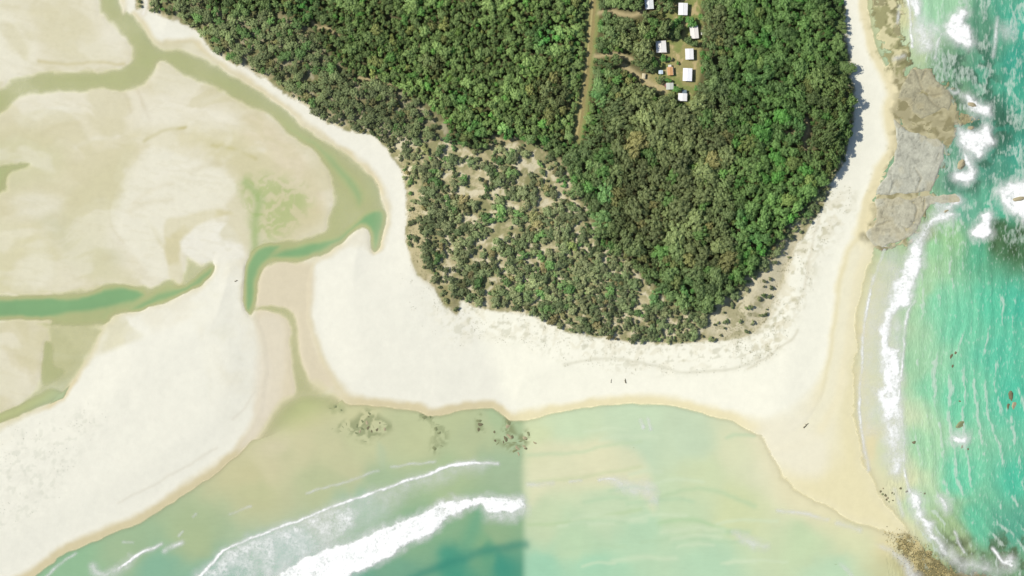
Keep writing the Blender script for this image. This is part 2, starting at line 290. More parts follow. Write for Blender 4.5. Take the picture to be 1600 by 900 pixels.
stroke([(1257, 452), (1262, 420), (1272, 370), (1282, 330)], (226, 220, 196), 2.2, .6); stroke([(1248, 515), (1240, 528), (1215, 545), (1195, 560), (1170, 575)], (214, 210, 186), 2.2, .6)
stroke([(880, 568), (930, 562), (970, 560), (1010, 568), (1060, 580), (1110, 582), (1150, 575), (1185, 560)], (214, 212, 190), 2.6, .55)
# clearing, paths
CLEAR = [(1022, 16), (1040, 20), (1056, 2), (1056, -30), (1096, -30), (1094, 10), (1098, 40), (1093, 70), (1092, 100), (1093, 128), (1083, 148), (1076, 166), (1050, 158), (1030, 148), (1006, 138), (1000, 122), (1020, 114), (1026, 100), (1020, 84), (1026, 66), (1045, 62), (1060, 65), (1068, 40), (1040, 30)]
d_clr = sdf(CLEAR, margin=16)
clr = sst(3, -4, d_clr)
mixc((164, 158, 106), clr); mixc((136, 148, 86), clr * sst(.42, .55, n2) * .9); mixc((204, 184, 138), clr * sst(.56, .7, n3) * .8)
TRACK = [(929, -300), (928, -20), (926, 20), (922, 60), (918, 100), (911, 150), (906, 190), (901, 216)]
d_trk = ldist(TRACK, margin=30)
mixc((150, 156, 98), sst(13, 7, d_trk)); mixc((166, 150, 104), sst(6, 3, d_trk) * .8)
PATHS = [([(936, 22), (960, 18), (985, 26), (1006, 20)], 4), ([(930, 88), (960, 86), (985, 92)], 4), ([(975, 104), (995, 116), (1015, 132), (1040, 142)], 5), ([(1258, 186), (1262, 205), (1256, 215), (1257, 228), (1264, 236)], 4), ([(1228, 207), (1258, 206)], 3), ([(562, 122), (574, 126), (588, 122), (600, 130), (612, 134)], 2.6), ([(490, 36), (500, 45), (512, 44), (530, 58)], 2.6), ([(770, 214), (790, 222), (806, 216)], 3), ([(226, -10), (227, 8), (224, 20)], 4)]
d_path = np.full(PX.shape, 999.0)
for p, wd in PATHS:
    d = ldist(p, margin=20); d_path = np.minimum(d_path, d / wd * 4); mixc((198, 184, 142), np.exp(-(d / wd) ** 2) * .95)
mixc((240, 238, 226), np.exp(-(ldist(PATHS[-1][0]) / 4) ** 2))
C *= (1 + (fbm(PX, PY, 5, 13, 2) - .5) * .05)[..., None]
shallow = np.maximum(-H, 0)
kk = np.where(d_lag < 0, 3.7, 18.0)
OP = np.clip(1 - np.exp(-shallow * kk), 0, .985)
ALB = np.clip(C / L * np.minimum(1 / (1 - OP), 1.35)[..., None], 0.004, .78)   # bed colour lightened with depth, offsetting the water sheet's shade

iX = lambda px: np.clip(np.searchsorted(XS, px) - 1, 0, NX - 2)
def samp(F, px, py):
    i = int(iX(px)); j = int(np.clip(np.searchsorted(YS, py) - 1, 0, NY - 2))
    fx = (px - XS[i]) / (XS[i + 1] - XS[i]); fy = (py - YS[j]) / (YS[j + 1] - YS[j])
    return (F[j, i] * (1 - fx) + F[j, i + 1] * fx) * (1 - fy) + (F[j + 1, i] * (1 - fx) + F[j + 1, i + 1] * fx) * fy
def wx(px): return (px - 800) * M_PX
def wy(py): return (450 - py) * M_PX
def gz(px, py): return float(samp(H, px, py))

# ---------------------------------------------------------------- materials
def new_mat(name):
    m = bpy.data.materials.new(name); m.use_nodes = True
    n = m.node_tree.nodes; n.clear(); out = n.new('ShaderNodeOutputMaterial')
    return m, n, m.node_tree.links, out
def math_n(n, l, op, a, b=None, c=None):
    x = n.new('ShaderNodeMath'); x.operation = op
    for i, v in enumerate((a, b, c)):
        if v is None: continue
        if isinstance(v, (int, float)): x.inputs[i].default_value = v
        else: l.new(v, x.inputs[i])
    return x.outputs[0]
def noise_n(n, l, vec, scale, detail=3, rough=.6):
    t = n.new('ShaderNodeTexNoise'); t.inputs['Scale'].default_value = scale; t.inputs['Detail'].default_value = detail
    t.inputs['Roughness'].default_value = rough
    if vec: l.new(vec, t.inputs['Vector'])
    return t
def pos_n(n): return n.new('ShaderNodeNewGeometry').outputs['Position']
def ground_mat(name, grain=.10, bump=.25, bscale=1.2):
    m, n, l, out = new_mat(name)
    at = n.new('ShaderNodeAttribute'); at.attribute_name = 'col'
    p = pos_n(n)
    nz = noise_n(n, l, p, 0.9, 5, .7); nz2 = noise_n(n, l, p, .11, 4)
    f = math_n(n, l, 'MULTIPLY_ADD', nz.outputs[0], grain * 2, 1 - grain)
    f2 = math_n(n, l, 'MULTIPLY_ADD', nz2.outputs[0], .10, .95)
    f = math_n(n, l, 'MULTIPLY', f, f2)
    mx = n.new('ShaderNodeVectorMath'); mx.operation = 'SCALE'; l.new(at.outputs['Color'], mx.inputs[0]); l.new(f, mx.inputs['Scale'])
    b = n.new('ShaderNodeBsdfPrincipled'); b.inputs['Roughness'].default_value = .92; b.inputs['Specular IOR Level'].default_value = .12
    l.new(mx.outputs[0], b.inputs['Base Color'])
    bp = n.new('ShaderNodeBump'); bp.inputs['Strength'].default_value = bump; bp.inputs['Distance'].default_value = .3
    bn = noise_n(n, l, p, bscale, 4); l.new(bn.outputs[0], bp.inputs['Height']); l.new(bp.outputs[0], b.inputs['Normal'])
    l.new(b.outputs[0], out.inputs[0]); return m
M_SAND = ground_mat('sand', .05, .14, .35)
M_FLOOR = ground_mat('scrub_soil', .30, .6, 1.0)
M_ROCK = ground_mat('rock', .22, .8, .9)

def plain_mat(name, rgb, rough=.7, spec=.3, grain=.12, scale=2.0, bump=0):
    m, n, l, out = new_mat(name)
    p = n.new('ShaderNodeTexCoord').outputs['Object']
    nz = noise_n(n, l, p, scale, 4)
    f = math_n(n, l, 'MULTIPLY_ADD', nz.outputs[0], grain * 2, 1 - grain)
    mx = n.new('ShaderNodeVectorMath'); mx.operation = 'SCALE'; mx.inputs[0].default_value = tuple(rgb); l.new(f, mx.inputs['Scale'])
    b = n.new('ShaderNodeBsdfPrincipled'); b.inputs['Roughness'].default_value = rough; b.inputs['Specular IOR Level'].default_value = spec
    l.new(mx.outputs[0], b.inputs['Base Color'])
    if bump:
        bp = n.new('ShaderNodeBump'); bp.inputs['Strength'].default_value = bump; bp.inputs['Distance'].default_value = .2
        l.new(nz.outputs[0], bp.inputs['Height']); l.new(bp.outputs[0], b.inputs['Normal'])
    l.new(b.outputs[0], out.inputs[0]); return m
def leaf_mat(name):
    m, n, l, out = new_mat(name)
    at = n.new('ShaderNodeAttribute'); at.attribute_type = 'INSTANCER'; at.attribute_name = 'tint'
    lf = n.new('ShaderNodeAttribute'); lf.attribute_name = 'leaf'
    p = pos_n(n); nz = noise_n(n, l, p, .55, 4, .7)
    f = math_n(n, l, 'MULTIPLY_ADD', nz.outputs[0], .6, .7)
    f = math_n(n, l, 'MULTIPLY', f, math_n(n, l, 'MULTIPLY_ADD', lf.outputs['Fac'], .5, .78))
    mx = n.new('ShaderNodeVectorMath'); mx.operation = 'SCALE'; l.new(at.outputs['Color'], mx.inputs[0]); l.new(f, mx.inputs['Scale'])
    d = n.new('ShaderNodeBsdfPrincipled'); d.inputs['Roughness'].default_value = .6; d.inputs['Specular IOR Level'].default_value = .25
    l.new(mx.outputs[0], d.inputs['Base Color'])
    t = n.new('ShaderNodeBsdfTranslucent'); l.new(mx.outputs[0], t.inputs[0])
    ms = n.new('ShaderNodeMixShader'); ms.inputs[0].default_value = .30
    l.new(d.outputs[0], ms.inputs[1]); l.new(t.outputs[0], ms.inputs[2]); l.new(ms.outputs[0], out.inputs[0]); return m
M_LEAF = leaf_mat('foliage')
M_BARK = plain_mat('bark', (.12, .095, .07), .9, .1, .3, 6)

def water_mat(name, rip, sx, sy, ang, streak):
    m, n, l, out = new_mat(name)
    at = n.new('ShaderNodeAttribute'); at.attribute_name = 'col'
    al = n.new('ShaderNodeAttribute'); al.attribute_name = 'opac'
    fo = n.new('ShaderNodeAttribute'); fo.attribute_name = 'crest_glint'
    p = pos_n(n)
    mp = n.new('ShaderNodeMapping'); mp.inputs['Rotation'].default_value = (0, 0, R(ang)); mp.inputs['Scale'].default_value = (sx, sy, 1); l.new(p, mp.inputs['Vector'])
    n1 = noise_n(n, l, mp.outputs[0], 1.0, 5, .65)
    n2 = noise_n(n, l, p, .05, 3)
    f = math_n(n, l, 'MULTIPLY_ADD', n1.outputs[0], rip * .9, 1 - rip * .45)
    f = math_n(n, l, 'MULTIPLY', f, math_n(n, l, 'MULTIPLY_ADD', n2.outputs[0], .16, .92))
    mx = n.new('ShaderNodeVectorMath'); mx.operation = 'SCALE'; l.new(at.outputs['Color'], mx.inputs[0]); l.new(f, mx.inputs['Scale'])
    # sky reflection on the crests, painted as thin broken pale streaks
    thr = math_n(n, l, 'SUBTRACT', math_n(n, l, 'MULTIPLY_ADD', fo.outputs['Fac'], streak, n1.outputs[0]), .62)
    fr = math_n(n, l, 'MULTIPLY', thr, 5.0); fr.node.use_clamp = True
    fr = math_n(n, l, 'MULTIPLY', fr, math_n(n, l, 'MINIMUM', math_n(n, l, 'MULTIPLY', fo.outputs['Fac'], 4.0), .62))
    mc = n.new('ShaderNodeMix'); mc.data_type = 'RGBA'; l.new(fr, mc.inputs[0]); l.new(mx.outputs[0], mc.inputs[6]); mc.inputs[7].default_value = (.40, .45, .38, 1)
    bp = n.new('ShaderNodeBump'); bp.inputs['Strength'].default_value = min(1, rip * 2.2); bp.inputs['Distance'].default_value = .5; l.new(n1.outputs[0], bp.inputs['Height'])
    b = n.new('ShaderNodeBsdfPrincipled'); b.inputs['Roughness'].default_value = .25; b.inputs['IOR'].default_value = 1.33; b.inputs['Specular IOR Level'].default_value = .5
    l.new(mc.outputs[2], b.inputs['Base Color']); l.new(bp.outputs[0], b.inputs['Normal'])
    tr = n.new('ShaderNodeBsdfTransparent')
    ms = n.new('ShaderNodeMixShader')
    op = math_n(n, l, 'MAXIMUM', al.outputs['Fac'], fr); op.node.use_clamp = True
    l.new(op, ms.inputs[0]); l.new(tr.outputs[0], ms.inputs[1]); l.new(b.outputs[0], ms.inputs[2]); l.new(ms.outputs[0], out.inputs[0])
    return m
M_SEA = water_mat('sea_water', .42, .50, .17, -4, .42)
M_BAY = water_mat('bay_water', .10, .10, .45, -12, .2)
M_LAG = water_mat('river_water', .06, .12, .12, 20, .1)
def foam_mat():
    m, n, l, out = new_mat('foam')
    at = n.new('ShaderNodeAttribute'); at.attribute_name = 'dens'
    p = pos_n(n); n1 = noise_n(n, l, p, .42, 6, .75); n2 = noise_n(n, l, p, .12, 3)
    s = math_n(n, l, 'ADD', math_n(n, l, 'MULTIPLY', n1.outputs[0], .75), math_n(n, l, 'MULTIPLY', n2.outputs[0], .25))
    v = math_n(n, l, 'MULTIPLY_ADD', s, 2.5, -1.2)
    v = math_n(n, l, 'ADD', math_n(n, l, 'MULTIPLY', at.outputs['Fac'], 1.12), v)
    mr = n.new('ShaderNodeMapRange'); mr.interpolation_type = 'SMOOTHSTEP'; mr.inputs[1].default_value = .10; mr.inputs[2].default_value = 1.15; l.new(v, mr.inputs[0])
    a = math_n(n, l, 'MULTIPLY', mr.outputs[0], math_n(n, l, 'MINIMUM', math_n(n, l, 'MULTIPLY', at.outputs['Fac'], 2.2), 1.0))
    film = math_n(n, l, 'MULTIPLY', at.outputs['Fac'], math_n(n, l, 'MULTIPLY_ADD', n2.outputs[0], 1.5, .10))
    film = math_n(n, l, 'MULTIPLY', film, math_n(n, l, 'MULTIPLY_ADD', n1.outputs[0], .9, .5))
    m2 = n.new('ShaderNodeMapRange'); m2.interpolation_type = 'SMOOTHSTEP'; m2.inputs[1].default_value = .40; m2.inputs[2].default_value = .85; l.new(at.outputs['Fac'], m2.inputs[0])
    mf = n.new('ShaderNodeMix'); mf.data_type = 'FLOAT'; l.new(m2.outputs[0], mf.inputs[0]); l.new(film, mf.inputs[2]); l.new(a, mf.inputs[3]); a = mf.outputs[0]
    b = n.new('ShaderNodeBsdfDiffuse'); b.inputs[0].default_value = (.65, .65, .61, 1)
    bp = n.new('ShaderNodeBump'); bp.inputs['Strength'].default_value = .5; bp.inputs['Distance'].default_value = .4; l.new(n1.outputs[0], bp.inputs['Height']); l.new(bp.outputs[0], b.inputs['Normal'])
    tr = n.new('ShaderNodeBsdfTransparent'); ms = n.new('ShaderNodeMixShader')
    l.new(a, ms.inputs[0]); l.new(tr.outputs[0], ms.inputs[1]); l.new(b.outputs[0], ms.inputs[2]); l.new(ms.outputs[0], out.inputs[0]); return m
M_FOAM = foam_mat()

# ---------------------------------------------------------------- object helpers
def tag(o, label=None, cat=None, group=None, kind=None):
    if label: o['label'] = label
    if cat: o['category'] = cat
    if group: o['group'] = group
    if kind: o['kind'] = kind
    return o
def link(name, me, mat=None, parent=None):
    o = bpy.data.objects.new(name, me); COL.objects.link(o)
    if mat is not None and me is not None and not me.materials: me.materials.append(mat)
    if parent: o.parent = parent
    return o
def np_mesh(name, verts, quads, attrs=None, smooth=True):
    me = bpy.data.meshes.new(name); nv, nf = len(verts), len(quads); k = quads.shape[1]
    me.vertices.add(nv); me.vertices.foreach_set('co', np.ascontiguousarray(verts, np.float32).ravel())
    me.loops.add(nf * k); me.loops.foreach_set('vertex_index', np.ascontiguousarray(quads, np.int32).ravel())
    me.polygons.add(nf); me.polygons.foreach_set('loop_start', np.arange(0, nf * k, k, dtype=np.int32))
    me.polygons.foreach_set('use_smooth', np.full(nf, smooth))
    for k2, v in (attrs or {}).items():
        if v.ndim == 2:
            a = me.attributes.new(k2, 'FLOAT_COLOR', 'POINT'); a.data.foreach_set('color', np.concatenate([v, np.ones((len(v), 1))], 1).astype(np.float32).ravel())
        else:
            a = me.attributes.new(k2, 'FLOAT', 'POINT'); a.data.foreach_set('value', v.astype(np.float32).ravel())
    me.update(); me.validate(); return me
IDX = np.arange(NX * NY).reshape(NY, NX)
def grid_part(name, cellmask, Z, attrs, mat):
    q = np.stack([IDX[1:, :-1], IDX[1:, 1:], IDX[:-1, 1:], IDX[:-1, :-1]], -1)[cellmask]
    used = np.unique(q); remap = np.zeros(NX * NY, np.int64); remap[used] = np.arange(len(used))
    v = np.stack([wx(PX).ravel()[used], wy(PY).ravel()[used], Z.ravel()[used]], -1)
    me = np_mesh(name, v, remap[q], {k: (a.reshape(-1, 3)[used] if a.ndim == 3 else a.ravel()[used]) for k, a in attrs.items()})
    return link(name, me, mat)
def cellmin(F): return (F[1:, :-1] + F[1:, 1:] + F[:-1, 1:] + F[:-1, :-1]) / 4
# ---------------------------------------------------------------- the ground, split by what it is
cv, cd, cl = cellmin(d_veg), cellmin(d_dry), cellmin(d_lag)
k_floor = cv < 3
k_beach = (~k_floor) & (cd < 6)
k_flat = (~k_floor) & (~k_beach) & (cl < 0)
k_bed = ~(k_floor | k_beach | k_flat)
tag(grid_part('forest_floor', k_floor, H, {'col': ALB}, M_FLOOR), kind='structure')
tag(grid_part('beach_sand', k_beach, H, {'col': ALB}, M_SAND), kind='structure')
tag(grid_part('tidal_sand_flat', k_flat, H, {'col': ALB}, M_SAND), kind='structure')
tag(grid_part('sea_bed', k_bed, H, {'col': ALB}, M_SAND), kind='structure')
# ---------------------------------------------------------------- water
CL = [(110, 880, 150, 190, 150), (60, 930, 150, 190, 150), (200, 860, 165, 190, 150), (300, 840, 175, 192, 148), (400, 760, 197, 200, 155), (450, 700, 203, 203, 162), (560, 690, 200, 204, 160), (650, 680, 196, 203, 158), (740, 690, 187, 198, 155), (700, 650, 190, 200, 155), (780, 645, 178, 198, 155), (500, 760, 190, 198, 155), (600, 760, 172, 194, 155), (700, 750, 176, 196, 152), (790, 740, 168, 191, 155), (450, 860, 160, 196, 176), (560, 800, 165, 195, 165), (640, 860, 138, 178, 140), (700, 830, 140, 180, 140), (740, 850, 140, 180, 135), (780, 830, 150, 182, 140), (790, 885, 72, 152, 128), (700, 892, 78, 157, 130), (620, 895, 120, 170, 140), (760, 868, 105, 166, 130), (550, 910, 110, 170, 145), (350, 900, 135, 185, 160), (250, 890, 140, 185, 155), (600, 1000, 80, 155, 130), (300, 1000, 110, 170, 145), (560, 635, 206, 206, 160), (480, 650, 208, 205, 160), (430, 690, 216, 210, 174), (420, 720, 210, 206, 166), (470, 690, 209, 206, 165), (520, 700, 204, 204, 162), (390, 730, 205, 202, 158), (540, 730, 200, 202, 160)]
CR = [(830, 690, 215, 225, 180), (900, 660, 208, 226, 188), (1000, 640, 205, 225, 190), (1000, 690, 201, 221, 188), (1080, 680, 203, 221, 188), (930, 720, 224, 227, 188), (870, 740, 215, 224, 186), (960, 790, 203, 221, 184), (850, 800, 203, 219, 180), (1000, 830, 188, 219, 183), (900, 850, 193, 219, 180), (850, 890, 166, 213, 180), (930, 890, 174, 217, 182), (1050, 800, 203, 222, 182), (1100, 740, 210, 222, 180), (1150, 700, 222, 226, 188), (1250, 720, 238, 235, 208), (1300, 720, 236, 231, 198), (1300, 760, 235, 227, 188), (1225, 690, 238, 236, 210), (1150, 800, 213, 222, 175), (1250, 850, 203, 222, 180), (1300, 890, 194, 222, 186), (1100, 880, 188, 220, 185), (1330, 830, 220, 225, 182), (1380, 800, 234, 224, 182), (1360, 700, 233, 222, 178), (1440, 880, 190, 182, 130), (1000, 1000, 170, 215, 180),
      (1400, 400, 180, 205, 160), (1430, 400, 165, 205, 160), (1450, 380, 150, 205, 155), (1440, 460, 170, 210, 165), (1430, 560, 160, 207, 165), (1450, 600, 138, 207, 165), (1470, 480, 132, 206, 165), (1500, 500, 117, 202, 163), (1550, 480, 97, 196, 158), (1590, 480, 78, 186, 155), (1500, 620, 117, 203, 163), (1590, 620, 86, 191, 158), (1560, 560, 95, 194, 160), (1440, 700, 163, 211, 168), (1500, 740, 112, 202, 163), (1590, 750, 84, 188, 155), (1440, 790, 178, 211, 170), (1480, 830, 160, 186, 138), (1530, 820, 106, 193, 155), (1590, 830, 92, 168, 140), (1500, 860, 145, 162, 122), (1560, 880, 116, 146, 108),
      (1400, 20, 215, 215, 165), (1430, 60, 205, 220, 180), (1450, 20, 168, 214, 175), (1470, 20, 158, 206, 165), (1440, 85, 183, 203, 160), (1480, 90, 122, 162, 128), (1530, 40, 92, 147, 118), (1560, 60, 92, 163, 133), (1590, 40, 72, 178, 150), (1590, 100, 67, 162, 138), (1500, 120, 106, 151, 118), (1540, 120, 82, 157, 128), (1580, 150, 76, 172, 143), (1560, 200, 62, 132, 108), (1490, 150, 116, 146, 112), (1540, 260, 82, 147, 123), (1500, 290, 101, 151, 128), (1590, 240, 72, 162, 138), (1560, 330, 86, 177, 143), (1520, 330, 106, 172, 143), (1580, 380, 70, 110, 72), (1560, 380, 86, 122, 83), (1530, 400, 96, 177, 138), (1480, 360, 153, 199, 145), (1440, 365, 150, 165, 120), (1700, 500, 70, 175, 148), (1700, 100, 65, 160, 135), (1325, 520, 230, 222, 178), (1330, 600, 230, 222, 178), (1358, 560, 221, 224, 186), (1364, 500, 221, 224, 186), (1362, 620, 222, 224, 184), (1380, 420, 208, 216, 172), (1366, 450, 218, 220, 178), (1350, 680, 231, 224, 180), (1386, 560, 216, 224, 190), (1388, 640, 216, 226, 190), (1392, 710, 218, 226, 188), (1404, 770, 222, 224, 182), (1400, 830, 222, 212, 162), (1250, 770, 230, 227, 190), (1340, 790, 233, 222, 178), (1265, 690, 239, 236, 210), (1330, 740, 234, 226, 184)]
def idw(pts):
    P = np.array(pts, float); c = lin(P[:, 2:]); num = np.zeros(PX.shape + (3,)); den = np.zeros(PX.shape)
    X = PX + (fbm(PX, PY, 50, 2, 3) - .5) * 40; Y = PY + (fbm(PX, PY, 50, 9, 3) - .5) * 40
    for (x, y), cc in zip(P[:, :2], c):
        wgt = 1 / ((X - x) ** 2 + (Y - y) ** 2 + 60) ** 1.7; den += wgt; num += wgt[..., None] * cc
    return num / den[..., None]
sea = idw(CL) * (1 - seam[..., None]) + idw(CR) * seam[..., None]
# shoals and weed that tint the sea
def tint_sea(pts, col, amt, soft):
    global sea
    a = (sst(soft, -soft, sdf(pts, margin=soft + 4)) * amt)[..., None]; sea = sea * (1 - a) + lin(col) * a
def tint_line(pts, col, amt, wid):
    global sea
    a = (np.exp(-(ldist(pts, margin=wid * 3) / wid) ** 2) * amt)[..., None]; sea = sea * (1 - a) + lin(col) * a
tint_sea([(830, 700), (920, 690), (985, 700), (1010, 730), (1022, 775), (1020, 800), (1000, 770), (950, 755), (860, 765), (825, 790)], (229, 227, 190), .7, 12)
tint_sea([(1302, 380), (1345, 372), (1357, 450), (1346, 520), (1342, 640), (1352, 700), (1370, 745), (1402, 790), (1440, 845), (1400, 850), (1350, 830), (1300, 812), (1245, 790), (1205, 745), (1186, 700), (1176, 664), (1260, 650), (1295, 560)], (234, 228, 188), .9, 30)
tint_sea([(592, 690), (604, 705), (600, 735), (590, 720)], (183, 200, 165), .6, 6)
tint_sea([(738, 795), (755, 800), (750, 840), (735, 870), (720, 850)], (105, 168, 135), .6, 12)
tint_line([(640, 905), (700, 880), (760, 862), (822, 852)], (60, 140, 120), .6, 8)
for yy, c in ((812, (188, 212, 165)), (745, (205, 216, 172)), (705, (198, 218, 178))):
    tint_line([(826, yy + 8), (880, yy + 4), (940, yy - 6), (1000, yy - 16)], c, .55, 3.5)
tint_line([(1030, 818), (1070, 812), (1110, 820), (1140, 832)], (180, 212, 165), .6, 4)
tint_line([(1030, 778), (1090, 762), (1130, 770), (1180, 790)], (190, 214, 172), .6, 4)
for i in range(26):
    r = random.Random(i); x0 = r.uniform(840, 1150); y0 = r.uniform(650, 895); ln = r.uniform(40, 110)
    tint_line([(x0, y0), (x0 + ln * .5, y0 - 6), (x0 + ln, y0 - 4)], r.choice([(214, 230, 196), (186, 214, 176)]), .5, r.uniform(2.5, 5))
def weedy(pts, amt, soft):
    global sea
    a = (sst(soft, -soft, sdf(pts, margin=soft + 8)) * sst(.40, .58, fbm(VX, VY, 9, 8, 4)) * amt)[..., None]; sea = sea * (1 - a) + lin((140, 150, 108)) * a
weedy([(528, 660), (550, 655), (575, 640), (600, 655), (615, 665), (600, 680), (575, 692), (552, 682), (530, 678)], .7, 7)
weedy([(512, 628), (536, 632), (536, 645), (514, 646)], .5, 5); weedy([(650, 640), (675, 645), (700, 670), (692, 704), (674, 706), (676, 668), (655, 658)], .55, 6)
weedy([(742, 648), (756, 650), (756, 676), (744, 676)], .6, 4); weedy([(772, 684), (786, 668), (788, 650), (800, 652), (806, 680), (826, 672), (828, 692), (815, 712), (802, 706), (786, 696)], .85, 6)
reef_dark = sst(.42, .60, fbm(VX, VY, 20, 6, 4)) * np.maximum(sst(20, -20, sdf([(1470, 85), (1545, 60), (1560, 130), (1590, 200), (1560, 250), (1530, 300), (1490, 300), (1480, 230), (1500, 170)], margin=30)), 0)
sea = sea * (1 - .75 * reef_dark[..., None]) + lin((62, 98, 78)) * .75 * reef_dark[..., None]
rd = sst(.40, .62, fbm(PX, PY, 16, 3, 4)) * sst(22, -10, sdf([(1480, 838), (1530, 850), (1620, 822), (1640, 960), (1480, 960), (1470, 880)], margin=26))
sea = sea * (1 - .75 * rd[..., None]) + lin((88, 100, 68)) * .75 * rd[..., None]
rd = sst(.35, .6, fbm(PX, PY, 14, 4, 4)) * sst(12, -10, sdf([(1548, 345), (1570, 340), (1640, 350), (1640, 405), (1590, 402), (1555, 388)], margin=20))
sea = sea * (1 - .75 * rd[..., None]) + lin((66, 92, 58)) * .75 * rd[..., None]
deepg = (sst(.38, 1.05, shallow) * sst(610, 540, PY))[..., None]
riv = lin((192, 198, 142)) * (1 - deepg) + lin((134, 176, 124)) * deepg
riv = riv * (1 + .12 * (n1 - .5)[..., None])
mouth = sst(-30, 20, d_lag)[..., None]
WC = riv * (1 - mouth) + sea * mouth
# painted sky-reflection streaks on the open eastern water, along crests that follow the shore
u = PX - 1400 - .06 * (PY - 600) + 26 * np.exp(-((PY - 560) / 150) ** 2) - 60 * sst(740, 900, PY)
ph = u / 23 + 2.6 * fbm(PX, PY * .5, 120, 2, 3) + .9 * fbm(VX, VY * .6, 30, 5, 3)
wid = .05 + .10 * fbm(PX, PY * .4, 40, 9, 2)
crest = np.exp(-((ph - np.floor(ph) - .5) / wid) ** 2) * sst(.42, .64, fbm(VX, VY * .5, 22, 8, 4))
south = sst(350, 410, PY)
crest_glint = (.85 * crest * (.25 + .75 * south) + .16) * sst(1408, 1445, PX) * sst(-5, 60, d_dry)
crest_glint = crest_glint + .42 * sst(1430, 1480, PX) * (1 - south) * sst(.42, .6, fbm(VX, VY * .6, 14, 1, 3))
crest_glint = crest_glint * seam
WALB = np.clip(WC / L * (1 + .10 * sst(1400, 1450, PX) * seam)[..., None], .004, .7)
Zw = np.zeros(PX.shape)
swell = 0.16 * (np.cos((ph - .5) * 2 * np.pi)) * sst(1405, 1450, PX) * sst(40, 100, d_dry) * seam
Zw = Zw + swell + .04 * (fbm(PX, PY, 12, 5, 2) - .5)
cw = cellmin(np.minimum(H, 9)) < 0.12
attrs = {'col': WALB, 'opac': OP, 'crest_glint': crest_glint}
cpx = cellmin(PX)
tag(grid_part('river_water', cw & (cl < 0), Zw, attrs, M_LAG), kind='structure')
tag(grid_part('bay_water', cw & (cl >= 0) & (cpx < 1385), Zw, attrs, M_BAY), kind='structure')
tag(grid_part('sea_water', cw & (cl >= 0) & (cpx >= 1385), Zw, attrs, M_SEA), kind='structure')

# ---------------------------------------------------------------- breaking waves and foam sheets
def foam(label, polys=(), lines=(), height=.25, name='breaking_wave', group=None, step=1.6):
    allp = [np.array(p[0], float) for p in polys] + [np.array(p[0], float) for p in lines]
    cat = np.concatenate(allp); mg = 14
    xs = np.arange(cat[:, 0].min() - mg, cat[:, 0].max() + mg, step); ys = np.arange(cat[:, 1].min() - mg, cat[:, 1].max() + mg, step)
    X, Y = np.meshgrid(xs, ys)
    Xw = X + (fbm(X, Y, 16, 3, 5) - .5) * 15; Yw = Y + (fbm(X, Y, 16, 7, 5) - .5) * 15
    D = np.zeros(X.shape)
    for p in polys:
        pts, peak, soft = p[:3]
        s = sdf_pts(Xw, Yw, smooth_pts(pts, True, 3)); soft = soft * 2.0; d = sst(soft, -soft, s) * peak * (.64 + .56 * fbm(X, Y, 14, 6, 4))
        if peak >= .85 and soft < 9:         # lacy fringe drifting off the white water
            d = np.maximum(d, .62 * sst(13, -3, s) * (.35 + .9 * fbm(X, Y, 10, 12, 3)))
        if len(p) > 3:                       # thick at the breaking front, thinning behind it
            ld = line_pts(Xw, Yw, smooth_pts(p[3], False, 3)); d = d * (p[5] + (1 - p[5]) * np.exp(-ld / p[4]))
        D = np.maximum(D, d)
    for pts, peak, wid in lines:
        q = smooth_pts(pts, False, 3); d = line_pts(X + (Xw - X) * .35, Y + (Yw - Y) * .35, q)
        prof = np.exp(-(d / wid) ** 2) * peak * (.55 + .6 * vn(X, Y, 14, 4)); D = np.maximum(D, prof)
    if (D > .04).sum() < 4: return
    zb = np.array([[gz(x, y) for x in xs[::4]] for y in ys[::4]])
    zb = np.repeat(np.repeat(zb, 4, 0), 4, 1)[:len(ys), :len(xs)]
    Z = np.maximum(np.maximum(zb, 0) + .05, .26 * sst(1400, 1440, X)) + .5 * height * D * (.6 + .8 * fbm(X, Y, 8, 2, 3)) + .04
    ny, nx = X.shape; I = np.arange(nx * ny).reshape(ny, nx)
    keep = (np.maximum.reduce([D[1:, :-1], D[1:, 1:], D[:-1, 1:], D[:-1, :-1]]) > .03)
    q = np.stack([I[1:, :-1], I[1:, 1:], I[:-1, 1:], I[:-1, :-1]], -1)[keep]
    used = np.unique(q); rm = np.zeros(nx * ny, np.int64); rm[used] = np.arange(len(used))
    cx, cy = wx(X.ravel()[used].mean()), wy(Y.ravel()[used].mean())
    v = np.stack([wx(X).ravel()[used] - cx, wy(Y).ravel()[used] - cy, Z.ravel()[used]], -1)
    o = link(name, np_mesh(name, v, rm[q], {'dens': D.ravel()[used]}), M_FOAM); o.location = (cx, cy, 0)
    return tag(o, label, 'wave', group)
f1u = [(420, 908), (437, 897), (492, 862), (540, 847), (575, 835), (612, 820), (650, 805), (682, 789), (712, 780), (737, 777), (800, 778), (818, 779)]
foam('thick white breaking wave crossing the green bay, broadest of the two long waves',
     [(f1u + [(818, 795), (765, 800), (750, 793), (737, 792), (712, 805), (688, 818), (682, 826), (665, 838), (637, 851), (610, 869), (590, 878), (550, 899), (530, 912)], 1.0, 2.5),
      ([(745, 785), (818, 780), (818, 806), (770, 818), (752, 800)], .55, 5)], height=.7)
f2 = [(305, 908), (318, 895), (330, 882), (350, 860), (400, 837), (462, 815), (507, 797), (550, 782), (587, 769), (625, 755), (670, 741), (700, 729), (742, 722), (776, 726)]
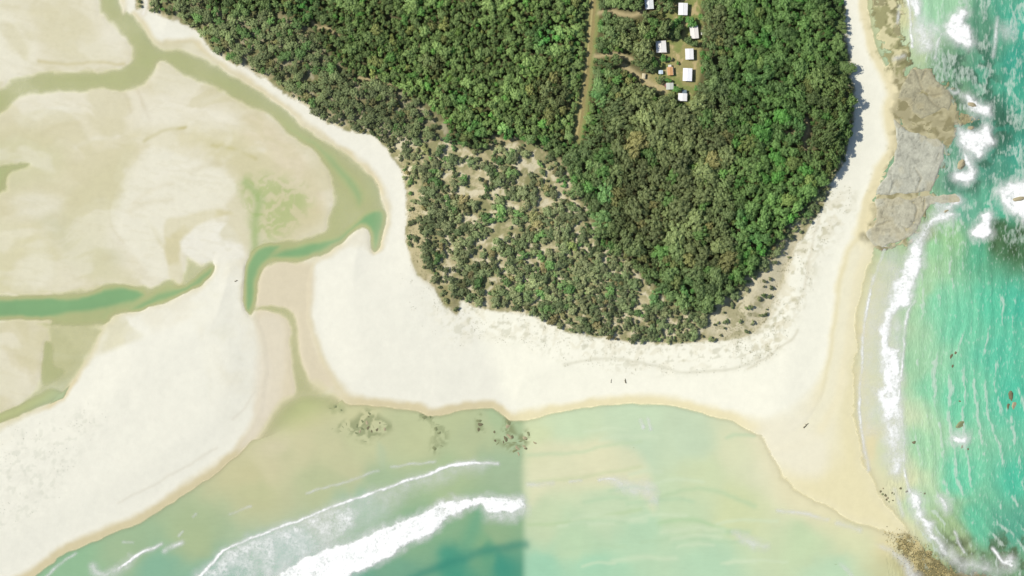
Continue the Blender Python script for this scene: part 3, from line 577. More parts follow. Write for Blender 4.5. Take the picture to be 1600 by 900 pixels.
foam('long thin foam wave with pale lacy wash behind it, inshore of the thick breaker',
     [([(308, 905)] + f2[2:6] + [(507, 797), (560, 790), (548, 836), (500, 858), (460, 882), (430, 907)], .74, 7, f2, 40, .6),
      ([(500, 800), (587, 769), (670, 741), (742, 722), (760, 730), (700, 750), (640, 775), (600, 815), (540, 838), (520, 830)], .55, 8, f2, 22, .35)],
     [(f2, .95, 3.2), ([(715, 726), (742, 722)], .8, 5)], height=.3)
for q, p_, lb in (([(478, 770), (507, 762), (550, 750), (592, 734)], .42, 'faint thread of foam in the green bay, next inshore of the long thin wave'), ([(612, 730), (640, 725), (680, 721)], .55, 'short foam thread in the green bay, below the weedy rocks')): foam(lb, [], [(q, p_, 2.2)], height=.05, name='foam_line')
foam('short ragged wave curling onto the wet edge of the sand spit', [([(143, 888), (152, 884), (160, 892), (176, 893), (190, 882), (202, 872), (206, 878), (196, 892), (180, 902), (150, 904)], .62, 5)], [([(180, 893), (202, 877), (225, 862), (252, 851)], .85, 3), ([(258, 862), (268, 853), (284, 849)], .75, 4)], height=.25)
foam('curved thin swash line along the ochre wet sand of the spit', [], [([(66, 906), (90, 884), (117, 865)], .6, 2.4)], height=.03, name='foam_line')
for q in ([(192, 846), (208, 846)], [(280, 838), (286, 832)], [(360, 803), (392, 791)], [(301, 807), (306, 802)]): foam('short fleck of foam off the wet edge of the sand spit', [], [(q, .42, 2.0)], height=.03, name='foam_line', group='foam flecks off the sand spit')
foam('white foam sheet washing over the brown reef at the top of the beach', [([(1412, -30), (1430, -30), (1433, 5), (1450, 28), (1472, 42), (1469, 60), (1455, 78), (1432, 80), (1426, 50), (1420, 15)], .64, 6), ([(1415, -30), (1428, -30), (1438, 20), (1430, 34), (1420, 10)], .95, 5)], [([(1417, -20), (1421, 20), (1424, 50), (1425, 74)], .9, 2.6), ([(1472, 52), (1465, 70), (1461, 92)], .8, 2.6), ([(1405, 10), (1402, 36)], .5, 2.5), ([(1398, 92), (1412, 88)], .45, 4)], height=.2)
foam('dense white wave bursting beside the reef wash, open sea beyond it', [([(1487, 22), (1500, 18), (1512, 20), (1508, 34), (1517, 50), (1522, 70), (1508, 76), (1488, 66), (1480, 48)], 1.0, 3)], height=.9)
foam('slanting foam crest out beyond the dense white burst', [([(1556, 36), (1584, 40), (1584, 58), (1570, 62), (1560, 52)], .42, 6)], [([(1557, 28), (1556, 60), (1552, 88)], .62, 3)], height=.3)
foam('white water breaking around the tan rock off the brown shelf', [([(1504, 152), (1512, 148), (1524, 158), (1545, 168), (1543, 180), (1530, 178), (1514, 168)], .9, 3)], [([(1484, 140), (1492, 146), (1498, 142)], .7, 3)], height=.4)
foam('largest white surge between the rock shelf and the open sea', [([(1495, 200), (1506, 202), (1518, 204), (1530, 206), (1540, 196), (1548, 204), (1550, 220), (1540, 234), (1530, 245), (1512, 236), (1500, 222)], 1.0, 4)], height=.6)
foam('white foam ringing the small triangular tan rock', [([(1500, 242), (1512, 246), (1523, 264), (1521, 278), (1504, 288), (1489, 280), (1492, 272), (1504, 271), (1511, 264), (1506, 254)], .95, 3)], height=.4)
foam('white wash over the outer tip of the grey rock shelf', [([(1460, 316), (1480, 318), (1498, 306), (1506, 316), (1488, 326), (1465, 325)], .8, 4)], height=.3)
foam('white wave climbing the lower seaward edge of the grey shelf', [([(1458, 336), (1470, 330), (1486, 331), (1488, 340), (1468, 346), (1450, 362), (1438, 380), (1430, 384), (1440, 362), (1452, 348)], .95, 4)], height=.4)
foam('round white burst of spray beside the dark weedy reef', [([(1538, 338), (1550, 333), (1552, 342), (1546, 350), (1549, 366), (1535, 372), (1519, 370), (1518, 362), (1530, 346)], 1.0, 3)], height=.8)
foam('large white surge around the far seaward rock', [([(1560, 292), (1585, 284), (1610, 290), (1640, 300), (1640, 345), (1598, 342), (1575, 328), (1562, 312)], 1.0, 4)], height=.8)
sh = [(1436, 372), (1424, 392), (1412, 412), (1400, 440), (1390, 465), (1379, 495), (1374, 530), (1376, 575), (1377, 600), (1371, 615), (1376, 650), (1380, 680), (1386, 740)]
foam('broad white shore break along the eastern beach', [(sh[:3] + [(1400, 440), (1390, 465), (1390, 480), (1418, 480), (1428, 452), (1437, 420), (1442, 386)], .98, 4),
      ([(1392, 460), (1379, 495), (1374, 530), (1378, 560), (1378, 600), (1400, 612), (1408, 580), (1405, 545), (1392, 540), (1393, 500), (1412, 482), (1420, 470)], .98, 4),
      ([(1393, 495), (1412, 490), (1410, 540), (1393, 540)], .45, 5), ([(1372, 606), (1402, 606), (1406, 650), (1392, 660), (1380, 655)], .92, 4), ([(1379, 655), (1408, 650), (1414, 700), (1414, 740), (1390, 740), (1380, 690)], .72, 7), ([(1398, 690), (1412, 690), (1412, 735), (1402, 728)], .7, 5)],
      [([(1430, 470), (1418, 490), (1413, 530), (1411, 570), (1404, 610), (1408, 655), (1413, 690), (1413, 730), (1421, 768)], .8, 2.6)], height=.5)
foam('white run-up edge on the ochre sand, inshore of the eastern shore break', [([(1364, 440), (1385, 390), (1410, 400), (1395, 445), (1375, 500), (1370, 560), (1368, 620), (1372, 670), (1350, 676), (1346, 600), (1349, 530)], .34, 6)], [([(1382, 384), (1372, 418), (1361, 450), (1351, 505), (1346, 580), (1343, 637), (1348, 676), (1352, 705), (1358, 735)], .72, 3)], height=.04, name='foam_line')
foam('white wave peeling onto the corner sand beside the rubble', [([(1421, 766), (1436, 772), (1440, 795), (1450, 812), (1460, 830), (1474, 850), (1500, 872), (1540, 880), (1570, 892), (1545, 896), (1500, 886), (1470, 862), (1440, 824), (1426, 790)], .9, 4, [(1421, 767), (1440, 812), (1457, 832)], 60, .5)], height=.4)
foam('small whitecap off the peeling corner wave', [([(1469, 780), (1478, 780), (1482, 798), (1476, 798)], .9, 3)], height=.3, name='whitecap')
foam('thin whitecap dash over the brown reef', [], [([(1492, 832), (1498, 848), (1506, 862)], .8, 2)], height=.2, name='whitecap')
foam('white water at the outer end of the brown reef', [([(1566, 874), (1582, 874), (1584, 886), (1572, 884)], .85, 4)], [([(1552, 858), (1558, 866), (1566, 876), (1580, 884)], .85, 2.6)], height=.3, name='whitecap')
foam('white splash on the dark submerged rock', [([(1488, 679), (1508, 680), (1508, 690), (1492, 690)], .85, 3)], height=.3, name='whitecap')
foam('smooth foam band bordering the rubble on its bay side', [([(1372, 852), (1390, 858), (1412, 872), (1428, 888), (1440, 906), (1424, 906), (1412, 886), (1394, 868)], .62, 4)], height=.1)
foam('pale foam fan on the sandbar of the pale bay', [([(937, 750), (955, 746), (990, 750), (1012, 752), (1026, 768), (1026, 792), (1014, 786), (1004, 773), (975, 771), (960, 760)], .45, 4)], [([(935, 750), (955, 748), (972, 756)], .7, 2.6), ([(825, 757), (840, 756), (862, 755)], .35, 4), ([(890, 753), (908, 752)], .45, 2.5)], height=.08)
foam('small pale whitecap in the pale bay, off the sandy corner', [([(1144, 831), (1160, 835), (1200, 853), (1190, 858), (1165, 850)], .5, 4)], height=.1, name='whitecap')
foam('small curl of foam just off the middle beach', [], [([(1000, 657), (1005, 668)], .7, 2.5), ([(1012, 655), (1017, 671)], .65, 2.5)], height=.06, name='whitecap')
for q, p_, w_ in (([(1215, 799), (1250, 801), (1292, 812)], .5, 3), ([(1308, 818), (1343, 829)], .4, 4), ([(1399, 765), (1404, 785), (1412, 806)], .4, 3), ([(1315, 882), (1330, 898)], .45, 3.5)): foam('faint foam thread on the ochre shoal off the beach corner', [], [(q, p_, w_)], height=.04, name='foam_line', group='foam threads on the ochre shoal')

# ---------------------------------------------------------------- rock shelves and rocks
def rock_shelf(name, label, pts, cracks, col, top=.45, rough=.18, step=1.3):
    P = smooth_pts(pts, True, 2); mg = 5
    xs = np.arange(P[:, 0].min() - mg, P[:, 0].max() + mg, step); ys = np.arange(P[:, 1].min() - mg, P[:, 1].max() + mg, step)
    X, Y = np.meshgrid(xs, ys); Xw = X + (fbm(X, Y, 12, 3, 5) - .5) * 8; Yw = Y + (fbm(X, Y, 12, 9, 5) - .5) * 8
    s = sdf_pts(Xw, Yw, P); a = sst(3, -4, s)
    Z = -.8 + (top + .8) * a + rough * (fbm(X, Y, 18, 5, 4) - .5) * a + .12 * (fbm(X, Y, 5, 2, 3) - .5) * a
    c = lin(col)[None, None] * (1 + .35 * (fbm(X, Y, 22, 1, 4) - .5) + .35 * (fbm(X, Y, 5, 8, 3) - .5) + .3 * (fbm(X, Y, 2.6, 12, 2) - .5))[..., None]
    ochre = (sst(.55, .7, fbm(X, Y, 24, 11, 3)) * .25)[..., None]; c = c * (1 - ochre) + lin((196, 182, 136)) * ochre
    for cr in cracks:
        d = line_pts(X + (Xw - X) * .6, Y + (Yw - Y) * .6, smooth_pts(cr, False, 3)); g = np.exp(-(d / 1.6) ** 2)
        g = g * sst(.3, .55, fbm(X, Y, 20, 13, 2)); Z -= .4 * g * a; c = c * (1 - .35 * g[..., None]) + lin((128, 120, 94)) * .35 * g[..., None]
    st = fbm(X * .9 + Y * .5, (Y - X * .5) * .35, 9, 4, 4); fine = np.exp(-((st - .5) / .018) ** 2) * sst(.4, .6, fbm(X, Y, 30, 7, 2))
    Z -= .25 * fine * a; c *= (1 - .28 * fine)[..., None]
    pit = sst(.66, .74, fbm(X, Y, 9, 6, 3)); Z -= .15 * pit * a; c *= (1 - .2 * pit)[..., None]
    rim = sst(.9, .2, a)[..., None] * .6; c = c * (1 - rim) + lin((182, 174, 136)) * rim
    keep = np.maximum.reduce([a[1:, :-1], a[1:, 1:], a[:-1, 1:], a[:-1, :-1]]) > .02
    ny, nx = X.shape; I = np.arange(nx * ny).reshape(ny, nx)
    q = np.stack([I[1:, :-1], I[1:, 1:], I[:-1, 1:], I[:-1, :-1]], -1)[keep]
    used = np.unique(q); rm = np.zeros(nx * ny, np.int64); rm[used] = np.arange(len(used))
    cx, cy = wx(P[:, 0].mean()), wy(P[:, 1].mean())
    v = np.stack([wx(X).ravel()[used] - cx, wy(Y).ravel()[used] - cy, Z.ravel()[used]], -1)
    o = link(name, np_mesh(name, v, rm[q], {'col': np.clip(c / L, .004, .7).reshape(-1, 3)[used]}), M_ROCK); o.location = (cx, cy, 0)
    return tag(o, label, 'rock', 'rock shelves beside the eastern beach')
rock_shelf('rock_shelf', 'brown cracked rock shelf, most northern of the shelves beside the beach', [(1406, 138), (1414, 120), (1425, 108), (1447, 107), (1458, 117), (1466, 128), (1482, 140), (1487, 160), (1481, 176), (1470, 172), (1456, 180), (1440, 186), (1426, 176), (1412, 160), (1400, 153)],
           [[(1430, 108), (1438, 130), (1446, 148), (1462, 165), (1478, 172)], [(1436, 140), (1452, 150), (1470, 146), (1484, 142)], [(1404, 150), (1425, 146), (1440, 146)], [(1445, 112), (1440, 125)]], (176, 172, 144))
rock_shelf('rock_shelf', 'mottled low weedy rock ledge between the brown shelf and the large grey shelf', [(1393, 168), (1412, 166), (1438, 190), (1470, 182), (1500, 174), (1536, 185), (1518, 194), (1492, 198), (1474, 212), (1446, 206), (1424, 196), (1398, 184)],
           [[(1400, 175), (1430, 192), (1450, 200)], [(1470, 182), (1468, 208)], [(1500, 176), (1498, 196)]], (166, 160, 122), top=.18, rough=.5)
rock_shelf('rock_shelf', 'large smooth grey rock shelf beside the beach', [(1392, 184), (1402, 188), (1418, 202), (1436, 208), (1452, 214), (1472, 220), (1477, 236), (1472, 256), (1463, 280), (1455, 298), (1420, 303), (1368, 305), (1373, 290), (1390, 262), (1400, 232), (1398, 205)],
           [[(1450, 216), (1440, 235), (1420, 244)], [(1392, 270), (1394, 290), (1390, 302)], [(1430, 262), (1438, 280), (1430, 300)], [(1466, 240), (1460, 268), (1458, 292)]], (192, 193, 176), top=.55)
rock_shelf('rock_shelf', 'pale grey rock shelf at the end of the beach, most southern of the shelves', [(1367, 310), (1420, 308), (1452, 304), (1492, 304), (1502, 310), (1495, 320), (1462, 318), (1450, 326), (1440, 344), (1431, 362), (1418, 373), (1395, 381), (1375, 386), (1358, 378), (1350, 364), (1363, 352), (1368, 335)],
           [[(1420, 310), (1432, 325), (1428, 345), (1416, 360)], [(1370, 352), (1395, 345), (1415, 358)], [(1445, 310), (1442, 330)]], (194, 192, 170), top=.45)

def rock_proto(seed, sub=3):
    r = random.Random(seed); bm = bmesh.new(); bmesh.ops.create_icosphere(bm, subdivisions=sub, radius=1)
    ks = [Vector((r.uniform(-1, 1), r.uniform(-1, 1), r.uniform(-.4, 1))).normalized() for _ in range(9)]; ds = [r.uniform(.55, .9) for _ in ks]
    for v in bm.verts:
        for k, d in zip(ks, ds):
            e = v.co.dot(k) - d
            if e > 0: v.co -= k * e * .92
        v.co *= 1 + r.uniform(-.05, .05)
    me = bpy.data.meshes.new('boulder'); bm.to_mesh(me); bm.free(); return me
M_BOUL = [plain_mat('boulder_tan', lin((180, 170, 138)) / L, .85, .2, .3, 1.5, .5), plain_mat('boulder_dark', lin((124, 120, 92)) / L, .85, .2, .35, 1.5, .5), plain_mat('boulder_weedy', lin((142, 150, 110)) / L, .85, .2, .35, 1.5, .5)]
RP = []
for m in M_BOUL:
    row = []
    for s in range(3): me = rock_proto(s * 7 + 1 + M_BOUL.index(m)); me.materials.append(m); row.append(me)
    RP.append(row)
def boulder(px, py, sx, sy, ztop, kind, label, group=None, rot=None):
    r = random.Random(int(px * 13 + py * 7)); o = link('boulder', RP[kind][r.randrange(3)])
    hz = max(.5, .35 * (sx + sy) * M_PX * .6)
    o.scale = (sx * M_PX, sy * M_PX, hz); o.rotation_euler = (0, 0, r.uniform(0, 6.28) if rot is None else rot)
    sub = ztop < .22; o.scale = [q * (1.35 if sub and i < 2 else 1) for i, q in enumerate(o.scale)]
    o.location = (wx(px), wy(py), (ztop - .06 if sub else ztop) - hz * .75); return tag(o, label, 'rock', group)
boulder(1519, 164, 8, 4.5, .9, 0, 'tan rock standing in white water off the brown shelf', rot=-.4)
boulder(1516, 200, 7, 3.5, .8, 0, 'low tan rock beside the largest white surge', rot=0)
boulder(1502, 258, 6, 10, 1.1, 0, 'triangular tan rock ringed by foam', rot=-.3)
boulder(1594, 311, 13, 4.5, 1.3, 0, 'long tan rock inside the far seaward surge', rot=.1)
boulder(1478, 330, 5, 3, .6, 0, 'small tan rock at the outer tip of the grey shelf', rot=.2)
boulder(1580, 620, 6, 12, .25, 1, 'dark rock breaking the turquoise water, farthest offshore of the dark rocks', rot=.1); boulder(1584, 634, 5, 7, .2, 0, 'tan streaked rock against the farthest dark rock', rot=.3)
boulder(1576, 636, 3, 6, .15, 1, 'narrow dark rock against the farthest dark rock', rot=0)
boulder(1502, 662, 11, 7, .2, 2, 'dark green submerged rock under a white splash', rot=.2); boulder(1512, 704, 4, 6, .15, 1, 'dark rock just beyond the white splash', rot=.3); boulder(1504, 697, 4, 4, .15, 2, 'small weedy rock touching the white splash', rot=.3)
for (x, y, a, b) in [(1484, 560, 3, 8), (1488, 571, 3, 5), (1494, 552, 2.5, 2.5), (1500, 627, 2, 1.5), (1428, 690, 4, 4), (1441, 768, 3, 5), (1445, 772, 3, 2)]: boulder(x, y, a, b, .15, 1, 'small dark submerged rock in the turquoise water off the shore break', 'small submerged rocks off the shore break')
grp = 'weedy rocks in the green shallows off the middle beach'; lbl = 'low weedy rock in the green shallows between the river mouth and the pale bay'
for (x, y, a, b, k) in [(524, 636, 3, 3, 2), (516, 638, 3, 2, 2), (533, 641, 2, 2, 2), (536, 667, 4, 3, 2), (541, 663, 4, 2, 2), (532, 674, 2, 2, 2), (577, 646, 3, 3, 2), (577, 651, 3, 2, 1), (566, 658, 3, 3, 2), (572, 660, 5, 3, 0), (557, 665, 3, 4, 2), (566, 670, 5, 2.5, 2), (574, 668, 5, 3, 1), (583, 667, 5, 3, 2), (588, 671, 4, 3, 1), (593, 660, 3, 3, 1), (602, 664, 6, 2.5, 2), (601, 671, 3, 2.5, 0), (557, 677, 2, 3, 2), (571, 690, 4, 2, 2), (562, 673, 4, 2, 0), (580, 674, 3, 2, 1), (519, 670, 2, 1.5, 2),
                        (658, 648, 5, 3, 2), (664, 652, 6, 4, 2), (672, 652, 3, 2, 2), (684, 664, 5, 4, 2), (682, 670, 4, 4, 2), (686, 677, 3, 4, 2), (700, 674, 6, 1.8, 2), (678, 701, 4, 4.5, 2), (690, 697, 3, 4, 2)]: boulder(x, y, a, b, .12, k, lbl, grp)
grp = 'dark rocks where green and pale water meet'; lbl = 'dark tan-streaked rock in the cluster where green and pale water meet'
for (x, y, a, b, k) in [(748, 658, 3, 5, 2), (751, 662, 4, 5, 1), (749, 671, 4, 3, 1), (772, 675, 2.5, 2, 1), (794, 667, 4, 4, 0), (794, 660, 5, 5, 2), (789, 686, 4, 6, 1), (795, 682, 6, 6, 0), (801, 684, 4, 4, 1), (786, 690, 4, 3, 1), (778, 693, 4, 3, 2), (804, 691, 4, 5, 2), (809, 700, 5, 5, 0), (805, 704, 3, 5, 2), (810, 709, 4, 2.5, 0), (819, 698, 3, 4, 0), (821, 701, 2, 3, 1), (820, 684, 4, 3, 0), (823, 686, 2, 2, 1), (826, 678, 3, 4, 2), (813, 690, 3, 3, 2), (836, 692, 3.5, 2.5, 0), (774, 688, 2.5, 2, 1)]: boulder(x, y, a, b, .16, k, lbl, grp)
grp = 'rocks on the ochre corner sand'; lbl = 'small brown rock on the ochre corner sand beside the shore break'
for (x, y, a, b, k) in [(1376, 768, 2, 2, 1), (1379, 772, 2, 2, 2), (1384, 774, 2.5, 3, 1), (1387, 778, 2, 2.5, 0), (1385, 781, 2, 2, 1), (1394, 770, 2, 2, 1), (1397, 772, 2, 1.5, 2), (1395, 782, 2, 1.5, 1), (1380, 763, 1.5, 1.5, 0), (1389, 784, 1.5, 1.5, 2), (1407, 763, 2.5, 2, 1), (1417, 768, 3.5, 3, 1)]: boulder(x, y, a, b, max(.25, gz(x, y) + .35), k, lbl, grp)
boulder(990, 700, 1.6, 1.2, .1, 1, 'tiny brown rock awash in the pale bay, nearer the pale foam fan'); boulder(1026, 706, 2.6, 1.2, .05, 2, 'tiny grey-green rock awash in the pale bay, nearer the corner sand', rot=.8)
boulder(1306, 882, 3, 1.5, .1, 2, 'tiny dark rock awash in the pale bay off the rubble', rot=-.5)
def scatter_mesh(name, pts, sizes, protos_v, mat, cols=None):
    VV, QQ, CC = [], [], []; base = 0
    for i, ((x, y, z), s) in enumerate(zip(pts, sizes)):
        v, f = protos_v[i % len(protos_v)]; a = random.uniform(0, 6.28); ca, sa = math.cos(a), math.sin(a)
        q = np.stack([v[:, 0] * ca - v[:, 1] * sa, v[:, 0] * sa + v[:, 1] * ca, v[:, 2]], -1) * s + np.array([x, y, z])
        VV.append(q); QQ.append(f + base); base += len(v)
        if cols is not None: CC.append(np.repeat(cols[i][None], len(v), 0))
    return link(name, np_mesh(name, np.concatenate(VV), np.concatenate(QQ), {'col': np.concatenate(CC)} if cols is not None else None, smooth=False), mat)
def tri_arrays(me):
    v = np.array([q.co[:] for q in me.vertices]); f = np.array([p.vertices[:] for p in me.polygons]); return v, f
small = [tri_arrays(rock_proto(50 + i, 1)) for i in range(3)]
pts, sz, cl_ = [], [], []
r = random.Random(3); D = np.array([(1385, 830), (1420, 835), (1450, 858), (1480, 880), (1500, 905), (1430, 905), (1420, 890), (1400, 865)], float)
while len(pts) < 1500:
    x, y = r.uniform(1375, 1505), r.uniform(822, 915)
    s = float(sdf_pts(np.array([x]), np.array([y]), D)[0])
    if s > r.uniform(-16, 8): continue
    pts.append((wx(x), wy(y), max(gz(x, y), -.05))); sz.append(np.array([1, 1, .6]) * r.uniform(.22, .58)); cl_.append(lin(r.choice([(120, 112, 78), (150, 140, 96), (190, 172, 118), (92, 90, 66), (206, 188, 130)])) / L)
tag(scatter_mesh('beach_rubble', pts, sz, small, M_ROCK, cl_), 'brown and ochre stone rubble spread at the point of the beach corner', 'rubble', kind='stuff')

# ---------------------------------------------------------------- driftwood
M_WOOD = plain_mat('driftwood', lin((120, 112, 92)) / L, .9, .1, .3, 3)
def driftwood(px, py, ln, ang, rad, label):
    bm = bmesh.new(); r = random.Random(int(px)); rings = []
    for i in range(7):
        t = i / 6; rr = rad * (1 - .55 * t) * r.uniform(.85, 1.15); off = r.uniform(-.08, .08) * ln * .4
        rings.append([bm.verts.new((ln * (t - .5), off + rr * math.cos(k * 1.047), rad * .8 + rr * math.sin(k * 1.047))) for k in range(6)])
    for a, b in zip(rings, rings[1:]):
        for k in range(6): bm.faces.new((a[k], a[(k + 1) % 6], b[(k + 1) % 6], b[k]))
    bm.faces.new(rings[0][::-1]); bm.faces.new(rings[-1])
    br = bmesh.ops.create_cone(bm, cap_ends=True, segments=5, radius1=rad * .5, radius2=rad * .15, depth=ln * .4)
    from mathutils import Matrix
    bmesh.ops.transform(bm, verts=br['verts'], matrix=Matrix.Translation((ln * .1, ln * .14, rad)) @ Matrix.Rotation(R(-60), 4, 'X'))
    bmesh.ops.recalc_face_normals(bm, faces=bm.faces)
    me = bpy.data.meshes.new('driftwood'); bm.to_mesh(me); bm.free()
    o = link('driftwood', me, M_WOOD); o.location = (wx(px), wy(py), gz(px, py) - .05); o.rotation_euler = (0, 0, R(ang)); tag(o, label, 'driftwood')
driftwood(1259, 665, 5.2, 45, .42, 'dark driftwood log lying on the damp corner sand')
driftwood(977, 595, 3.6, 95, .40, 'dark driftwood branch upright across the middle beach, darker of the pair')
driftwood(955, 595, 3.2, 80, .22, 'faint driftwood branch on the middle beach, paler of the pair')
driftwood(369, 439, 2.4, 20, .34, 'lone dark driftwood stump on the white tip of the sand spit')

# ---------------------------------------------------------------- dirt track
def strip(name, pts, width, rgb, lift):
    p = smooth_pts(pts, False, 16); bm = bmesh.new(); prev = None
    cl = bm.loops.layers
    for i, c in enumerate(p):
        t = p[min(i + 1, len(p) - 1)] - p[max(i - 1, 0)]; t /= np.linalg.norm(t) + 1e-9; nrm = np.array([-t[1], t[0]])
        wv = width * (1 + .9 * (float(fbm(np.array(c[0]), np.array(c[1]), 6, 3, 3)) - .5))
        row = [bm.verts.new((wx(q[0]), wy(q[1]), gz(q[0], q[1]) + lift)) for q in [c + nrm * wv * k for k in (-.5, -.25, 0, .25, .5)]]
        if prev:
            for k in range(4): bm.faces.new((prev[k], prev[k + 1], row[k + 1], row[k]))
        prev = row
    bmesh.ops.recalc_face_normals(bm, faces=bm.faces)
    me = bpy.data.meshes.new(name); bm.to_mesh(me); bm.free(); return link(name, me, plain_mat(name, rgb, .95, .1, .3, .6, .4))
tag(strip('dirt_track', [(928, -60)] + [(q[0] - 1.5, q[1]) for q in TRACK[1:]], 2.8, lin((186, 174, 122)) / L, .06), kind='structure')

# ---------------------------------------------------------------- cabins
def box(bm, x0, x1, y0, y1, z0, z1):
    v = [bm.verts.new(c) for c in ((x0, y0, z0), (x1, y0, z0), (x1, y1, z0), (x0, y1, z0), (x0, y0, z1), (x1, y0, z1), (x1, y1, z1), (x0, y1, z1))]
    for f in ((0, 3, 2, 1), (4, 5, 6, 7), (0, 1, 5, 4), (1, 2, 6, 5), (2, 3, 7, 6), (3, 0, 4, 7)): bm.faces.new([v[i] for i in f])
def bm_obj(name, fn, mat, parent):
    bm = bmesh.new(); fn(bm); bmesh.ops.recalc_face_normals(bm, faces=bm.faces); me = bpy.data.meshes.new(name); bm.to_mesh(me); bm.free(); return link(name, me, mat, parent)
M_WALL = plain_mat('weatherboard', (.42, .40, .34), .8, .2, .1, 3); M_GLASS = plain_mat('window_glass', (.03, .04, .05), .1, .6, .1); M_DOOR = plain_mat('door_paint', (.18, .12, .08), .6, .3, .1); M_TRIM = plain_mat('trim', (.55, .54, .5), .6, .3, .05)
def cabin(px, py, wpx, lpx, ang, rgb, label, hgt=2.7, pitch=5, name='cabin', annex=None, cat='cabin', ribs=True):
    W, Ln = wpx * M_PX, lpx * M_PX; e = bpy.data.objects.new(name, None); COL.objects.link(e); e.empty_display_size = 1
    e.location = (wx(px), wy(py), gz(px, py) - .1); e.rotation_euler = (0, 0, R(ang)); tag(e, label, cat, 'cabins in the forest clearing')
    mr = plain_mat('roof_metal', lin(rgb) / 1.42, .45, .35, .05, .7)
    iw, il = W / 2 - .35, Ln / 2 - .35; rise = math.tan(R(pitch)) * W / 2
    def wall(bm):
        box(bm, -iw, iw, -il, il, 0, hgt)
        for s in (-1, 1):
            a, b, c = bm.verts.new((-iw, s * il, hgt)), bm.verts.new((iw, s * il, hgt)), bm.verts.new((0, s * il, hgt + rise * iw / (W / 2) - .03)); bm.faces.new((a, b, c))
    bm_obj('wall', wall, M_WALL, e)
    n = max(4, int(round(Ln / .95)))
    for s in (-1, 1):                                # each slope is a row of overlapping roof sheets
        for k in range(n):
            def sheet(bm):
                y0, y1 = -Ln / 2 + k * Ln / n, -Ln / 2 + (k + 1) * Ln / n - .04; up = .012 * (k % 2)
                zc, ze = hgt + rise + .08 + up, hgt + .06 + up
                m = 6; rows = []
                for q in range(m + 1):
                    y = y0 + (y1 - y0) * q / m; zz = .03 * (q % 2); rows.append([bm.verts.new((0.02 * s, y, zc + zz)), bm.verts.new((s * W / 2, y, ze + zz)), bm.verts.new((s * W / 2, y, ze + zz - .05)), bm.verts.new((0.02 * s, y, zc + zz - .05))])
                for a, b in zip(rows, rows[1:]):
                    for i in range(4): bm.faces.new((a[i], a[(i + 1) % 4], b[(i + 1) % 4], b[i]))
                bm.faces.new(rows[0]); bm.faces.new(rows[-1])
            bm_obj('roof_sheet', sheet, mr, e)
    bm_obj('ridge_cap', lambda bm: box(bm, -.16, .16, -Ln / 2, Ln / 2, hgt + rise + .13, hgt + rise + .19), mr, e)
    for s in (-1, 1): bm_obj('gutter', lambda bm: box(bm, s * (W / 2 + .08) - .06, s * (W / 2 + .08) + .06, -Ln / 2, Ln / 2, hgt - .10, hgt + .03), M_TRIM, e)
    d = bm_obj('door', lambda bm: box(bm, -iw - .06, -iw - .003, -.45, .45, .05, 2.05), M_DOOR, e)
    bm_obj('door_handle', lambda bm: box(bm, -iw - .12, -iw - .06, .28, .36, 1.0, 1.1), M_TRIM, d)
    for sx, yy in ((-1, il * .62), (-1, -il * .62), (1, il * .4), (1, -il * .4)):
        if il < 1.6 and yy < 0: continue
        wn = bm_obj('window', lambda bm: box(bm, sx * iw + min(0, sx) * .04, sx * iw + max(0, sx) * .04, yy - .5, yy + .5, 1.0, 1.9), M_GLASS, e)
        bm_obj('window_frame', lambda bm: [box(bm, sx * iw + min(0, sx) * .08, sx * iw + max(0, sx) * .08, yy + a, yy + b, c0, c1) for a, b, c0, c1 in ((-.58, -.5, .92, 1.98), (.5, .58, .92, 1.98), (-.5, .5, .92, 1.0), (-.5, .5, 1.9, 1.98))], M_TRIM, wn)
    if annex:
        ax, ay, aw, al, arg = annex
        ma = plain_mat('annex_roof', lin(arg) / L, .6, .3, .1, 1)
        p = bm_obj('annex_roof', lambda bm: box(bm, ax * M_PX - aw * M_PX / 2, ax * M_PX + aw * M_PX / 2, ay * M_PX - al * M_PX / 2, ay * M_PX + al * M_PX / 2, hgt - .45, hgt - .35), ma, e)
        for sx in (-1, 1):
            for sy in (-1, 1): bm_obj('post', lambda bm: box(bm, ax * M_PX + sx * (aw * M_PX / 2 - .15) - .05, ax * M_PX + sx * (aw * M_PX / 2 - .15) + .05, ay * M_PX + sy * (al * M_PX / 2 - .15) - .05, ay * M_PX + sy * (al * M_PX / 2 - .15) + .05, 0, hgt - .45), M_TRIM, p)
    return e
WHT = (246, 243, 238)
CABS = [(1013, 1, 13, 30, 4, (238, 240, 236), 'pale long-roofed cabin closest to the dirt track', None),
        (1066, 16, 14, 19, -2, WHT, 'white ribbed-roof cabin on bare yellow ground, most northern of the white row', None),
        (1083.5, 52, 12.5, 20, 5, (242, 236, 226), 'cream-white cabin with a leafy bush over its lower corner', None),
        (1032, 74.5, 15.5, 18, 4, (244, 240, 232), 'white square cabin beneath the biggest dark-shadowed tree', (4, -7, 9, 6, (222, 210, 192))),
        (1076, 86, 12.5, 17, 2, WHT, 'white cabin with a bush leaning over its northern end', None),
        (1073, 118, 14, 20, -2, (250, 249, 248), 'brightest white ribbed-roof cabin in the open grass of the clearing', None),
        (1046, 112.5, 9, 13, 4, (214, 164, 112), 'small orange-brown roofed cabin in the clearing', (0, 8, 5, 4, (240, 236, 226))),
        (1045.5, 136, 11, 10.5, 2, (206, 208, 194), 'small pale grey cabin in the clearing', (-6, 1, 4, 5, (150, 100, 96))),
        (1065.5, 153, 13.5, 12, -2, WHT, 'white cabin at the forest end of the clearing, with a blue-grey lean-to', (2.5, 8.5, 7, 6, (120, 138, 148)))]
for x, y, w_, l_, a, c, lb, an in CABS: cabin(x, y, w_, l_, a, c, lb, annex=an, hgt=3.0 if l_ > 15 else 2.5)
